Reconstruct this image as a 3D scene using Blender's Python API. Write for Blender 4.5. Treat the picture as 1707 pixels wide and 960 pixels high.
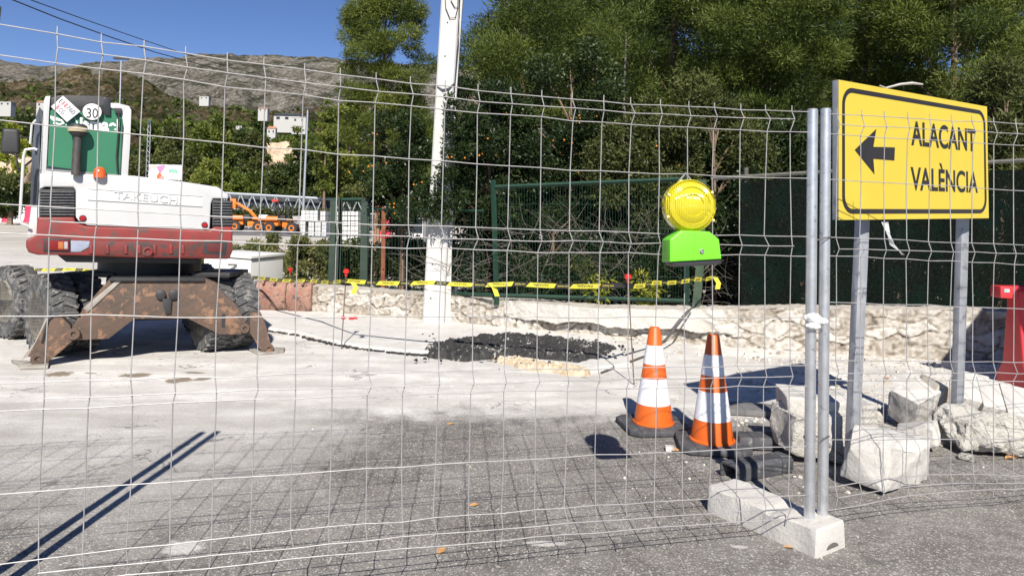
import bpy, bmesh, math, random
import numpy as np
from mathutils import Vector, Matrix
for o in list(bpy.data.objects): bpy.data.objects.remove(o)
SC = bpy.context.scene
COL = SC.collection
# ------------------------------------------------------------------ camera
F_PX, CX, CY = 1233.0, 853.5, 323.0
PITCH, ROLL = 0.03, 0.02
CAM = Vector((0, 0, 1.5))
cF = Vector((0, math.cos(PITCH), math.sin(PITCH)))
r0 = Vector((1, 0, 0)); u0 = Vector((0, -math.sin(PITCH), math.cos(PITCH)))
cR = r0*math.cos(ROLL) + u0*math.sin(ROLL)
cU = u0*math.cos(ROLL) - r0*math.sin(ROLL)
cd = bpy.data.cameras.new('camera'); cam = bpy.data.objects.new('camera', cd); COL.objects.link(cam)
cd.sensor_width = 36; cd.lens = F_PX/1707*36; cd.shift_y = -(480-CY)/1707
cd.clip_start = 0.05; cd.clip_end = 12000
M = Matrix.Identity(4)
for i in range(3):
    M[i][0] = cR[i]; M[i][1] = cU[i]; M[i][2] = -cF[i]; M[i][3] = CAM[i]
cam.matrix_world = M
SC.camera = cam
# ------------------------------------------------------------------ light
w = bpy.data.worlds.new('World'); SC.world = w; w.use_nodes = True
nt = w.node_tree; nt.nodes.clear()
sky = nt.nodes.new('ShaderNodeTexSky'); sky.sky_type = 'NISHITA'; sky.sun_disc = False
SUN_EL, SUN_DX = math.radians(40.5), -0.07
bgn = nt.nodes.new('ShaderNodeBackground'); bgn.inputs[1].default_value = 0.068
wo = nt.nodes.new('ShaderNodeOutputWorld')
hs = nt.nodes.new('ShaderNodeHueSaturation'); hs.inputs['Saturation'].default_value = 1.12; hs.inputs['Value'].default_value = 1.06; hs.inputs['Hue'].default_value = 0.512
nt.links.new(sky.outputs[0], hs.inputs['Color']); nt.links.new(hs.outputs[0], bgn.inputs[0]); nt.links.new(bgn.outputs[0], wo.inputs[0])
sky.sun_elevation = SUN_EL
sd = Vector((SUN_DX, 1, 0)).normalized()            # the way the light travels on the ground
sky.sun_rotation = math.atan2(-sd.x, -sd.y)
sky.air_density = 0.75; sky.dust_density = 0.0; sky.ozone_density = 3.0; sky.altitude = 400
ld = bpy.data.lights.new('sun', 'SUN'); ld.energy = 5.0; ld.angle = math.radians(0.5); ld.color = (1, 0.95, 0.87)
sun = bpy.data.objects.new('sun', ld); COL.objects.link(sun)
lt = Vector((sd.x*math.cos(SUN_EL), sd.y*math.cos(SUN_EL), -math.sin(SUN_EL)))
sun.rotation_euler = lt.to_track_quat('-Z', 'Y').to_euler(); sun.location = (0, -5, 20)
SC.view_settings.view_transform = 'Standard'; SC.view_settings.look = 'None'
SC.view_settings.gamma = 1; SC.view_settings.exposure = 0.6
# ------------------------------------------------------------------ projection
def ray(x, y): return cF + cR*((x-CX)/F_PX) - cU*((y-CY)/F_PX)
def G(x, y, z=0.0):
    d = ray(x, y); return CAM + d*((z-CAM.z)/d.z)
def AY(x, y, Y):
    d = ray(x, y); return CAM + d*(Y/d.y)
def PL(x, y, P0, n):
    d = ray(x, y); return CAM + d*((P0-CAM).dot(n)/d.dot(n))
def proj(P):
    d = Vector(P)-CAM; k = d.dot(cF)
    return CX+F_PX*d.dot(cR)/k, CY-F_PX*d.dot(cU)/k
# ------------------------------------------------------------------ materials
MATS = {}
def nmat(name):
    m = bpy.data.materials.new(name); m.use_nodes = True
    return m, m.node_tree, m.node_tree.nodes['Principled BSDF']
def N(t, k, **kw):
    n = t.nodes.new(k)
    for a, b in kw.items(): setattr(n, a, b)
    return n
def c4(c): return (c[0], c[1], c[2], 1)
def noise(t, scale, detail=4, rough=0.6, vec=None, dist=0):
    n = N(t, 'ShaderNodeTexNoise'); n.inputs['Scale'].default_value = scale
    n.inputs['Detail'].default_value = detail; n.inputs['Roughness'].default_value = rough
    n.inputs['Distortion'].default_value = dist
    if vec is not None: t.links.new(vec, n.inputs['Vector'])
    return n
def ramp(t, src, stops):
    r = N(t, 'ShaderNodeValToRGB'); e = r.color_ramp.elements
    while len(e) < len(stops): e.new(0.5)
    for k, (p, c) in enumerate(stops):
        e[k].position = p; e[k].color = c4(c) if not isinstance(c, (int, float)) else (c, c, c, 1)
    t.links.new(src, r.inputs[0]); return r
def mixc(t, fac, a, b, mode='MIX'):
    m = N(t, 'ShaderNodeMix', data_type='RGBA', blend_type=mode)
    for s, v in ((0, fac), (6, a), (7, b)):
        if isinstance(v, (int, float)): m.inputs[s].default_value = v
        elif isinstance(v, tuple): m.inputs[s].default_value = c4(v)
        else: t.links.new(v, m.inputs[s])
    return m.outputs[2]
def mth(t, op, a, b=None, clamp=False):
    m = N(t, 'ShaderNodeMath', operation=op, use_clamp=clamp)
    for s, v in ((0, a), (1, b)):
        if v is None: continue
        if isinstance(v, (int, float)): m.inputs[s].default_value = v
        else: t.links.new(v, m.inputs[s])
    return m.outputs[0]
def bump(t, b, h, strength=0.3, dist=0.01):
    n = N(t, 'ShaderNodeBump'); n.inputs['Strength'].default_value = strength
    n.inputs['Distance'].default_value = dist; t.links.new(h, n.inputs['Height'])
    t.links.new(n.outputs[0], b.inputs['Normal'])
def mat(name, c1, c2=None, scale=6, rough=0.7, metal=0, c3=None, s3=20, t3=0.6, bstr=0.2, bscale=40, bdist=0.005, spec=None, coat=0):
    if name in MATS: return MATS[name]
    m, t, b = nmat(name)
    geo = N(t, 'ShaderNodeTexCoord').outputs['Object']
    if c2 is None: c2 = tuple(x*0.8 for x in c1)
    n1 = noise(t, scale, 5, 0.65, geo)
    col = ramp(t, n1.outputs[0], [(0.35, c1), (0.68, c2)]).outputs[0]
    if c3:
        n3 = noise(t, s3, 6, 0.7, geo, 0.4)
        msk = ramp(t, n3.outputs[0], [(t3-0.04, 0.0), (t3+0.05, 1.0)]).outputs[0]
        col = mixc(t, msk, col, c3)
    t.links.new(col, b.inputs['Base Color'])
    b.inputs['Roughness'].default_value = rough; b.inputs['Metallic'].default_value = metal
    if spec is not None: b.inputs['Specular IOR Level'].default_value = spec
    if coat: b.inputs['Coat Weight'].default_value = coat
    if bstr: bump(t, b, noise(t, bscale, 6, 0.7, geo).outputs[0], bstr, bdist)
    MATS[name] = m; return m
def leafmat(name, stops, trans=0.3, rough=0.5):
    if name in MATS: return MATS[name]
    m, t, b = nmat(name)
    a = N(t, 'ShaderNodeAttribute', attribute_name='tone')
    col = ramp(t, a.outputs['Fac'], stops).outputs[0]
    t.links.new(col, b.inputs['Base Color']); b.inputs['Roughness'].default_value = rough
    b.inputs['Specular IOR Level'].default_value = 0.25
    if trans:
        tr = N(t, 'ShaderNodeBsdfTranslucent'); t.links.new(col, tr.inputs[0])
        mx = N(t, 'ShaderNodeMixShader'); mx.inputs[0].default_value = trans
        t.links.new(b.outputs[0], mx.inputs[1]); t.links.new(tr.outputs[0], mx.inputs[2])
        t.links.new(mx.outputs[0], t.nodes['Material Output'].inputs[0])
    MATS[name] = m; return m
def tonemat(name, stops, rough=0.85, bstr=0.4, bscale=60, bdist=0.006):
    m = leafmat(name, stops, 0, rough); t = m.node_tree; b = t.nodes['Principled BSDF']
    geo = N(t, 'ShaderNodeTexCoord').outputs['Object']
    bump(t, b, noise(t, bscale, 6, 0.7, geo).outputs[0], bstr, bdist); return m
# ------------------------------------------------------------------ objects
ORG = {}
def tag(o, label=None, cat=None, group=None, kind=None):
    if label: o['label'] = label
    if cat: o['category'] = cat
    if group: o['group'] = group
    if kind: o['kind'] = kind
    return o
def thing(name, label, cat, loc=(0, 0, 0), group=None, rz=0):
    o = bpy.data.objects.new(name, None); COL.objects.link(o); o.location = loc; o.rotation_euler.z = rz
    o.empty_display_size = 0.2
    ORG[o.name] = Vector(loc)
    return tag(o, label, cat, group)
def copytree(o, loc, rz=None, label=None, parent=None, scale=None):
    c = o.copy(); COL.objects.link(c)
    if parent is not None: c.parent = parent
    else:
        c.location = loc
        if rz is not None: c.rotation_euler.z = rz
        if scale: c.scale = scale
        if label: c['label'] = label
    for ch in list(o.children): copytree(ch, None, parent=c)
    return c
def link(name, me, m, parent=None, org=None):
    o = bpy.data.objects.new(name, me); COL.objects.link(o)
    if m is not None: me.materials.append(m)
    if parent is not None:
        o.parent = parent; ORG[o.name] = ORG[parent.name]
    elif org is not None:
        o.location = org; ORG[o.name] = Vector(org)
    return o
class MB:
    def __init__(s): s.v = []; s.f = []; s.t = []
    def add(s, vs, fs, tone=None):
        k = len(s.v); s.v += [Vector(p) for p in vs]
        s.f += [tuple(i+k for i in f) for f in fs]
        s.t += [0.5 if tone is None else tone]*len(fs)
        return s
    def box(s, c, size, ax=None, tone=None, taper=1.0):
        c = Vector(c); X, Y, Z = ax if ax else (Vector((1, 0, 0)), Vector((0, 1, 0)), Vector((0, 0, 1)))
        vs = []
        for k in (-1, 1):
            q = taper if k == 1 else 1
            for (i, j) in ((-1, -1), (1, -1), (1, 1), (-1, 1)):
                vs.append(c + X*(i*size[0]/2*q) + Y*(j*size[1]/2*q) + Z*(k*size[2]/2))
        return s.add(vs, [(3, 2, 1, 0), (4, 5, 6, 7), (0, 1, 5, 4), (1, 2, 6, 5), (2, 3, 7, 6), (3, 0, 4, 7)], tone)
    def prism(s, pts, depth, tone=None):
        """pts: 3D polygon; depth: Vector to the far side"""
        pts = [Vector(p) for p in pts]; n = len(pts); depth = Vector(depth)
        nn = Vector((0, 0, 0))
        for i in range(n): nn += (pts[i]-pts[0]).cross(pts[(i+1) % n]-pts[0])
        if nn.dot(depth) > 0: pts.reverse()
        vs = pts + [p+depth for p in pts]
        fs = [tuple(range(n)), tuple(range(2*n-1, n-1, -1))]
        for i in range(n):
            j = (i+1) % n; fs.append((j, i, i+n, j+n))
        return s.add(vs, fs, tone)
    def tube(s, path, r, n=8, tone=None, cap=True):
        path = [Vector(p) for p in path]; m = len(path)
        rs = r if isinstance(r, (list, tuple)) else [r]*m
        vs = []; up = None
        for i, p in enumerate(path):
            d = (path[min(i+1, m-1)]-path[max(i-1, 0)])
            if d.length < 1e-9: d = Vector((0, 0, 1))
            d.normalize()
            if up is None:
                up = d.cross(Vector((0, 0, 1)))
                if up.length < 0.1: up = d.cross(Vector((1, 0, 0)))
            a = (up - d*up.dot(d))
            if a.length < 1e-4: a = d.cross(Vector((0.3, 1, 0.2)))
            a.normalize(); up = a; b = d.cross(a)
            for k in range(n):
                t = 2*math.pi*k/n; vs.append(p + (a*math.cos(t)+b*math.sin(t))*rs[i])
        fs = []
        for i in range(m-1):
            for k in range(n):
                q = (k+1) % n; fs.append((i*n+k, i*n+q, (i+1)*n+q, (i+1)*n+k))
        if cap: fs += [tuple(range(n-1, -1, -1)), tuple((m-1)*n+k for k in range(n))]
        return s.add(vs, fs, tone)
    def lathe(s, prof, c, axis=(0, 0, 1), n=24, tone=None):
        """prof: (radius, height) pairs"""
        A = Vector(axis).normalized(); X = A.orthogonal().normalized(); Y = A.cross(X); c = Vector(c)
        vs = []
        for (r, h) in prof:
            for k in range(n):
                t = 2*math.pi*k/n; vs.append(c + A*h + (X*math.cos(t)+Y*math.sin(t))*r)
        fs = []
        for i in range(len(prof)-1):
            for k in range(n):
                q = (k+1) % n; fs.append((i*n+k, i*n+q, (i+1)*n+q, (i+1)*n+k))
        fs += [tuple(range(n-1, -1, -1)), tuple((len(prof)-1)*n+k for k in range(n))]
        return s.add(vs, fs, tone)
    def build(s, name, m, parent=None, org=None, smooth=False, bevel=0, seg=2, auto=None):
        o3 = ORG[parent.name] if parent is not None else (Vector(org) if org is not None else Vector((0, 0, 0)))
        me = bpy.data.meshes.new(name)
        me.from_pydata([tuple(p-o3) for p in s.v], [], s.f)
        at = me.attributes.new('tone', 'FLOAT', 'FACE'); at.data.foreach_set('value', s.t)
        if bevel:
            bm = bmesh.new(); bm.from_mesh(me)
            bmesh.ops.remove_doubles(bm, verts=bm.verts, dist=1e-5)
            ed = [e for e in bm.edges if len(e.link_faces) == 2 and e.calc_face_angle(0) > 0.5]
            bmesh.ops.bevel(bm, geom=ed, offset=bevel, segments=seg, profile=0.6, affect='EDGES', clamp_overlap=True)
            bmesh.ops.recalc_face_normals(bm, faces=bm.faces)
            bm.to_mesh(me); bm.free()
        if smooth or bevel:
            me.polygons.foreach_set('use_smooth', [True]*len(me.polygons))
            me.set_sharp_from_angle(angle=math.radians(auto or 40))
        return link(name, me, m, parent, org if parent is None else None)
def npmesh(name, V, Fq, tone, m, parent=None, org=None):
    """fast mesh of quads from arrays; tone per face"""
    o3 = ORG[parent.name] if parent is not None else (Vector(org) if org is not None else Vector((0, 0, 0)))
    V = np.asarray(V, dtype=np.float32) - np.array(o3, dtype=np.float32)
    me = bpy.data.meshes.new(name); nf = len(Fq); k = Fq.shape[1]
    me.vertices.add(len(V)); me.vertices.foreach_set('co', V.ravel())
    me.loops.add(nf*k); me.loops.foreach_set('vertex_index', np.asarray(Fq, dtype=np.int32).ravel())
    me.polygons.add(nf); me.polygons.foreach_set('loop_start', np.arange(0, nf*k, k, dtype=np.int32))
    me.update(calc_edges=True)
    at = me.attributes.new('tone', 'FLOAT', 'FACE' if len(tone) == nf else 'POINT'); at.data.foreach_set('value', np.asarray(tone, dtype=np.float32))
    return link(name, me, m, parent, org if parent is None else None)
def text_mb(mb, s, O, X, U, size, squeeze=1.0, weight=0.0, lift=0.002, centre=True, thick=0.0, fit=None, tone=None, mir=False):
    """write s with baseline origin O, X along, U up; n = X x U"""
    cu = bpy.data.curves.new('t', 'FONT'); cu.body = s; cu.size = 1.0; cu.offset = weight; cu.extrude = 0
    if centre: cu.align_x = 'CENTER'
    ob = bpy.data.objects.new('t', cu); COL.objects.link(ob)
    dg = bpy.context.evaluated_depsgraph_get(); me = bpy.data.meshes.new_from_object(ob.evaluated_get(dg))
    vs = [v.co.copy() for v in me.vertices]; fs = [tuple(p.vertices) for p in me.polygons]
    bpy.data.objects.remove(ob); bpy.data.curves.remove(cu); bpy.data.meshes.remove(me)
    if not vs: return
    X = Vector(X).normalized(); U = Vector(U).normalized(); n = X.cross(U).normalized()
    w0 = min(v.x for v in vs); w1 = max(v.x for v in vs); h1 = max(v.y for v in vs if True)
    if fit: sx = fit[0]/(w1-w0); sy = fit[1]/0.73
    else: sx = size*squeeze; sy = size
    P = [Vector(O) + X*((v.x-(w0 if fit else 0))*sx) + U*(v.y*sy) + n*lift for v in vs]
    mb.add(P, fs, tone)
rng = np.random.default_rng(7)
def vnoise(p, seed=0):
    p = np.asarray(p, dtype=np.float64); i = np.floor(p).astype(np.int64); f = p-i; f = f*f*(3-2*f)
    d = p.shape[1]; out = np.zeros(len(p))
    for c in range(2**d):
        w_ = np.ones(len(p)); h = np.full(len(p), seed*1013+7, dtype=np.int64)
        for a in range(d):
            b = (c >> a) & 1; w_ *= f[:, a] if b else 1-f[:, a]
            h = (h ^ ((i[:, a]+b)*(73856093, 19349663, 83492791)[a])) * 1274126177 & 0x7fffffff
        h = (h ^ (h >> 13)) * 668265263 & 0x7fffffff; h ^= (h >> 15)
        out += w_*((h & 0xffff)/65535.0)
    return out
def fbm(p, oct=4, seed=0, gain=0.5):
    s = 0; a = 1; n_ = 0; p = np.asarray(p, dtype=np.float64)
    for k in range(oct):
        s = s + a*vnoise(p*(2**k), seed+k); n_ += a; a *= gain
    return s/n_
# ------------------------------------------------------------------ ground
def ground_material():
    m, t, b = nmat('dusty_road')
    P = N(t, 'ShaderNodeNewGeometry').outputs['Position']
    sep = N(t, 'ShaderNodeSeparateXYZ'); t.links.new(P, sep.inputs[0]); X, Y = sep.outputs[0], sep.outputs[1]
    big = noise(t, 0.9, 6, 0.7, P).outputs[0]; med = noise(t, 5, 6, 0.75, P).outputs[0]; fine = noise(t, 60, 5, 0.7, P).outputs[0]
    # asphalt with pale aggregate
    asp = ramp(t, med, [(0.3, (0.062, 0.057, 0.052)), (0.7, (0.155, 0.142, 0.127))]).outputs[0]
    asp = mixc(t, ramp(t, fine, [(0.4, 0.0), (0.7, 0.55)]).outputs[0], asp, (0.26, 0.242, 0.218))
    v = N(t, 'ShaderNodeTexVoronoi'); v.inputs['Scale'].default_value = 64; t.links.new(P, v.inputs['Vector'])
    vs = N(t, 'ShaderNodeSeparateColor'); t.links.new(v.outputs['Color'], vs.inputs[0])
    sp = mth(t, 'MULTIPLY', mth(t, 'LESS_THAN', v.outputs['Distance'], 0.40), mth(t, 'GREATER_THAN', vs.outputs[0], 0.50))
    asp = mixc(t, mth(t, 'MULTIPLY', sp, 0.62), asp, ramp(t, vs.outputs[1], [(0.1, (0.22, 0.20, 0.18)), (0.5, (0.40, 0.375, 0.335)), (0.95, (0.66, 0.63, 0.58))]).outputs[0])
    v2 = N(t, 'ShaderNodeTexVoronoi'); v2.inputs['Scale'].default_value = 135; t.links.new(P, v2.inputs['Vector'])
    v2s = N(t, 'ShaderNodeSeparateColor'); t.links.new(v2.outputs['Color'], v2s.inputs[0])
    asp = mixc(t, mth(t, 'MULTIPLY', mth(t, 'MULTIPLY', mth(t, 'LESS_THAN', v2.outputs['Distance'], .5), mth(t, 'GREATER_THAN', v2s.outputs[0], .45)), .7), asp, ramp(t, v2s.outputs[1], [(0.1, (0.16, 0.145, 0.13)), (0.6, (0.36, 0.335, 0.30)), (0.95, (0.55, 0.52, 0.48))]).outputs[0])
    asp = mixc(t, ramp(t, noise(t, 1.3, 6, .7, P).outputs[0], [(.45, 0.0), (.7, .4)]).outputs[0], asp, (.10, .088, .08))
    # dust film
    w1 = mth(t, 'ADD', Y, mth(t, 'MULTIPLY', mth(t, 'SUBTRACT', big, 0.5), 1.3))
    w1 = mth(t, 'ADD', w1, mth(t, 'MULTIPLY', mth(t, 'SUBTRACT', med, 0.5), 0.9))
    edge = N(t, 'ShaderNodeMapRange'); edge.interpolation_type = 'SMOOTHSTEP'
    edge.inputs[1].default_value = 5.25; edge.inputs[2].default_value = 5.95; t.links.new(w1, edge.inputs[0])
    # left half gets dusty much nearer
    l = N(t, 'ShaderNodeMapRange'); l.interpolation_type = 'SMOOTHSTEP'; l.inputs[1].default_value = -0.7; l.inputs[2].default_value = -1.9
    t.links.new(mth(t, 'ADD', X, mth(t, 'MULTIPLY', mth(t, 'SUBTRACT', big, 0.5), 1.5)), l.inputs[0])
    ly = N(t, 'ShaderNodeMapRange'); ly.interpolation_type = 'SMOOTHSTEP'; ly.inputs[1].default_value = 2.6; ly.inputs[2].default_value = 5.6
    t.links.new(w1, ly.inputs[0])
    lf = mth(t, 'MULTIPLY', mth(t, 'MULTIPLY', l.outputs[0], ly.outputs[0]), 0.75)
    dust = mth(t, 'MAXIMUM', edge.outputs[0], lf)
    thin = ramp(t, noise(t, 1.6, 8, 0.75, P, 0.6).outputs[0], [(0.38, 0.0), (0.72, 0.6)]).outputs[0]
    thin = mth(t, 'MULTIPLY', thin, mth(t, 'SUBTRACT', 1.0, dust))
    dust = mth(t, 'ADD', dust, mth(t, 'MULTIPLY', thin, 0.55), True)
    # splashes of spilled lime
    def blob(cx, cy, rx, ry, soft=0.5):
        dx = mth(t, 'DIVIDE', mth(t, 'SUBTRACT', X, cx), rx); dy = mth(t, 'DIVIDE', mth(t, 'SUBTRACT', Y, cy), ry)
        d = mth(t, 'SQRT', mth(t, 'ADD', mth(t, 'MULTIPLY', dx, dx), mth(t, 'MULTIPLY', dy, dy)))
        d = mth(t, 'ADD', d, mth(t, 'MULTIPLY', mth(t, 'SUBTRACT', med, 0.5), 2.4))
        r = N(t, 'ShaderNodeMapRange'); r.interpolation_type = 'SMOOTHSTEP'; r.inputs[1].default_value = 1.0; r.inputs[2].default_value = 1-soft
        t.links.new(d, r.inputs[0]); return r.outputs[0]
    for (px, py, rx, ry) in ((302, 915, .10, .10), (905, 905, .14, .03), (1235, 912, .05, .02)):
        g = G(px, py); dust = mth(t, 'MAXIMUM', dust, mth(t, 'MULTIPLY', blob(g.x, g.y, rx, ry), 0.7))
    dn = noise(t, 2.2, 8, 0.7, P, 0.3).outputs[0]
    dcol = ramp(t, dn, [(0.36, (0.53, 0.505, 0.47)), (0.60, (0.71, 0.685, 0.64))]).outputs[0]
    streak = noise(t, 1.0, 5, 0.6, None)
    mp = N(t, 'ShaderNodeMapping'); mp.inputs['Scale'].default_value = (0.5, 3.5, 1); t.links.new(P, mp.inputs[0]); t.links.new(mp.outputs[0], streak.inputs['Vector'])
    dcol = mixc(t, ramp(t, streak.outputs[0], [(0.40, 0.0), (0.66, 0.65)]).outputs[0], dcol, (0.43, 0.405, 0.37))
    far = N(t, 'ShaderNodeMapRange'); far.inputs[1].default_value = 14; far.inputs[2].default_value = 30; t.links.new(Y, far.inputs[0])
    dcol = mixc(t, far.outputs[0], dcol, ramp(t, noise(t, .25, 5, .6, P).outputs[0], [(.35, (.42, .385, .33)), (.65, (.56, .52, .45))]).outputs[0])
    grit = mth(t, 'MULTIPLY', mth(t, 'LESS_THAN', v.outputs['Distance'], 0.3), mth(t, 'GREATER_THAN', vs.outputs[1], 0.86))
    dcol = mixc(t, mth(t, 'MULTIPLY', grit, 0.5), dcol, (0.30, 0.28, 0.25))
    dust = mth(t, 'SUBTRACT', dust, mth(t, 'MULTIPLY', mth(t, 'SUBTRACT', fine, 0.45), 0.5), True)
    col = mixc(t, dust, asp, dcol)
    # fine cracks and faint worn tracks
    for sc_, th_, amt in ((1.1, .012, .55), (3.1, .016, .3)):
        wv = noise(t, 3.0, 4, .6, P).outputs['Color']; wp = N(t, 'ShaderNodeVectorMath', operation='MULTIPLY_ADD'); t.links.new(wv, wp.inputs[0]); wp.inputs[1].default_value = (.5, .5, .5); t.links.new(P, wp.inputs[2])
        vc = N(t, 'ShaderNodeTexVoronoi', feature='DISTANCE_TO_EDGE'); vc.inputs['Scale'].default_value = sc_; t.links.new(wp.outputs[0], vc.inputs['Vector'])
        ck = mth(t, 'MULTIPLY', mth(t, 'LESS_THAN', vc.outputs[0], th_), mth(t, 'GREATER_THAN', noise(t, .8, 4, .7, P).outputs[0], .55))
        col = mixc(t, mth(t, 'MULTIPLY', ck, amt), col, (.10, .095, .09))
    # damp brown patches
    st = None
    for (px, py, rx, ry) in ((98, 623, .13, .13), (222, 624, .17, .09), (150, 621, .08, .03), (300, 634, .13, .13), (326, 621, .12, .05), (335, 632, .08, .08), (345, 545, .1, .08)):
        g = G(px, py); q = blob(g.x, g.y, rx, ry, 0.35); st = q if st is None else mth(t, 'MAXIMUM', st, q)
    col = mixc(t, mth(t, 'MULTIPLY', st, 0.85), col, (0.17, 0.125, 0.075))
    t.links.new(col, b.inputs['Base Color']); b.inputs['Roughness'].default_value = 0.9; b.inputs['Specular IOR Level'].default_value = 0.25
    h = mth(t, 'ADD', mth(t, 'MULTIPLY', fine, 1.0), mth(t, 'MULTIPLY', med, 1.5)); h = mth(t, 'ADD', h, mth(t, 'MULTIPLY', sp, 0.35))
    bump(t, b, h, 0.55, 0.012)
    return m
GM = ground_material()
def grid_mesh(xs, ys, zf, name, m, kind='structure'):
    XX, YY = np.meshgrid(xs, ys); Z = zf(XX.ravel(), YY.ravel()); V = np.stack([XX.ravel(), YY.ravel(), Z], 1)
    a, b_ = len(xs), len(ys); i = np.arange(b_-1)[:, None]*a + np.arange(a-1)[None]; i = i.ravel()
    Fq = np.stack([i, i+1, i+1+a, i+a], 1)
    o = npmesh(name, V, Fq, np.full(len(Fq), .5), m); o.data.polygons.foreach_set('use_smooth', [True]*len(Fq))
    return tag(o, kind=kind)
def gz(x, y):
    n1 = fbm(np.stack([x*1.1, y*1.1], 1), 3, 3)-0.5
    return np.where((np.abs(x) < 30) & (y > 0) & (y < 30), n1*0.022, 0.0)
def spaced(lo, hi, a, b_, fine, n_out=14):
    inn = np.arange(a, b_+1e-6, fine)
    return np.concatenate([-np.geomspace(abs(lo), abs(a)+2, n_out) if a < 0 else np.linspace(lo, a-1, 3), inn, np.geomspace(b_+2, hi, n_out)])
grid_mesh(spaced(-9000, 9000, -9, 9, 0.1), spaced(-60, 9000, 0, 14, 0.1), gz, 'ground', GM)
# asphalt service lane far behind
mb = MB(); a = [G(384, 392), G(620, 398), G(620, 388), G(384, 379)]
mb.add([Vector((p.x, p.y, .004)) for p in a], [(0, 1, 2, 3)])
tag(mb.build('road', mat('far_asphalt', (.13, .13, .135), (.17, .17, .17))), kind='structure')

# raised dusty pavement edge (ragged) behind the road
def pavement():
    edge = [(395, 540), (440, 551), (500, 560), (552, 573), (600, 582), (660, 589), (700, 592), (760, 596), (820, 598), (900, 607), (985, 622), (1060, 610)]
    front = []
    for (a_, b_) in zip(edge[:-1], edge[1:]):
        for k in range(8):
            t_ = k/8; p = G(a_[0]+(b_[0]-a_[0])*t_, a_[1]+(b_[1]-a_[1])*t_)
            p.y += float(rng.normal(0, .012)); front.append(p)
    back = [Vector((p.x*1.02, wall_y(p.x)+.15, 0)) for p in front]
    vs = []; n = len(front)
    for p in front: vs.append((p.x, p.y, -.02))
    for p in front: vs.append((p.x, p.y+.006, .030))
    for p in front: vs.append((p.x, p.y+.05, .042))
    for p in back: vs.append((p.x, p.y, .045))
    fs = [(r*n+i, r*n+i+1, (r+1)*n+i+1, (r+1)*n+i) for r in range(3) for i in range(n-1)]
    q = MB().add(vs, fs)
    tag(q.build('pavement', mat('pavement_dust', (.52, .50, .465), (.62, .595, .56), 5, .9, c3=(.42, .40, .36), s3=9, t3=.62, bstr=.5, bscale=25, bdist=.012)), kind='structure')
    # black crack of broken asphalt along the edge
    c = MB()
    for i in range(0, 52):
        p = front[i] if i < len(front) else front[-1]
        for k in range(4):
            d = Vector((rng.normal(0, .03), -.02-abs(rng.normal(0, .012)), .008)); s_ = float(rng.uniform(.012, .035))
            c.box(p+d, (s_*1.6, s_*.7, .02), tone=float(rng.uniform(0, .5)))
    tag(c.build('asphalt_crumbs', ASPH), 'black asphalt crumbs along the broken pavement edge', 'rubble', kind='stuff')
WALL = [(-2.98, 10.95), (-.95, 10.2), (1.1, 9.2), (3.0, 8.7), (4.85, 8.2), (9.5, 7.3)]
def wall_y(x):
    return float(np.interp(x, [p[0] for p in WALL], [p[1] for p in WALL]))
ASPH = tonemat('broken_asphalt', [(0, (.018, .018, .019)), (.6, (.05, .048, .046)), (1, (.5, .48, .44))], .8, .6, 90)
pavement()

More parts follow.
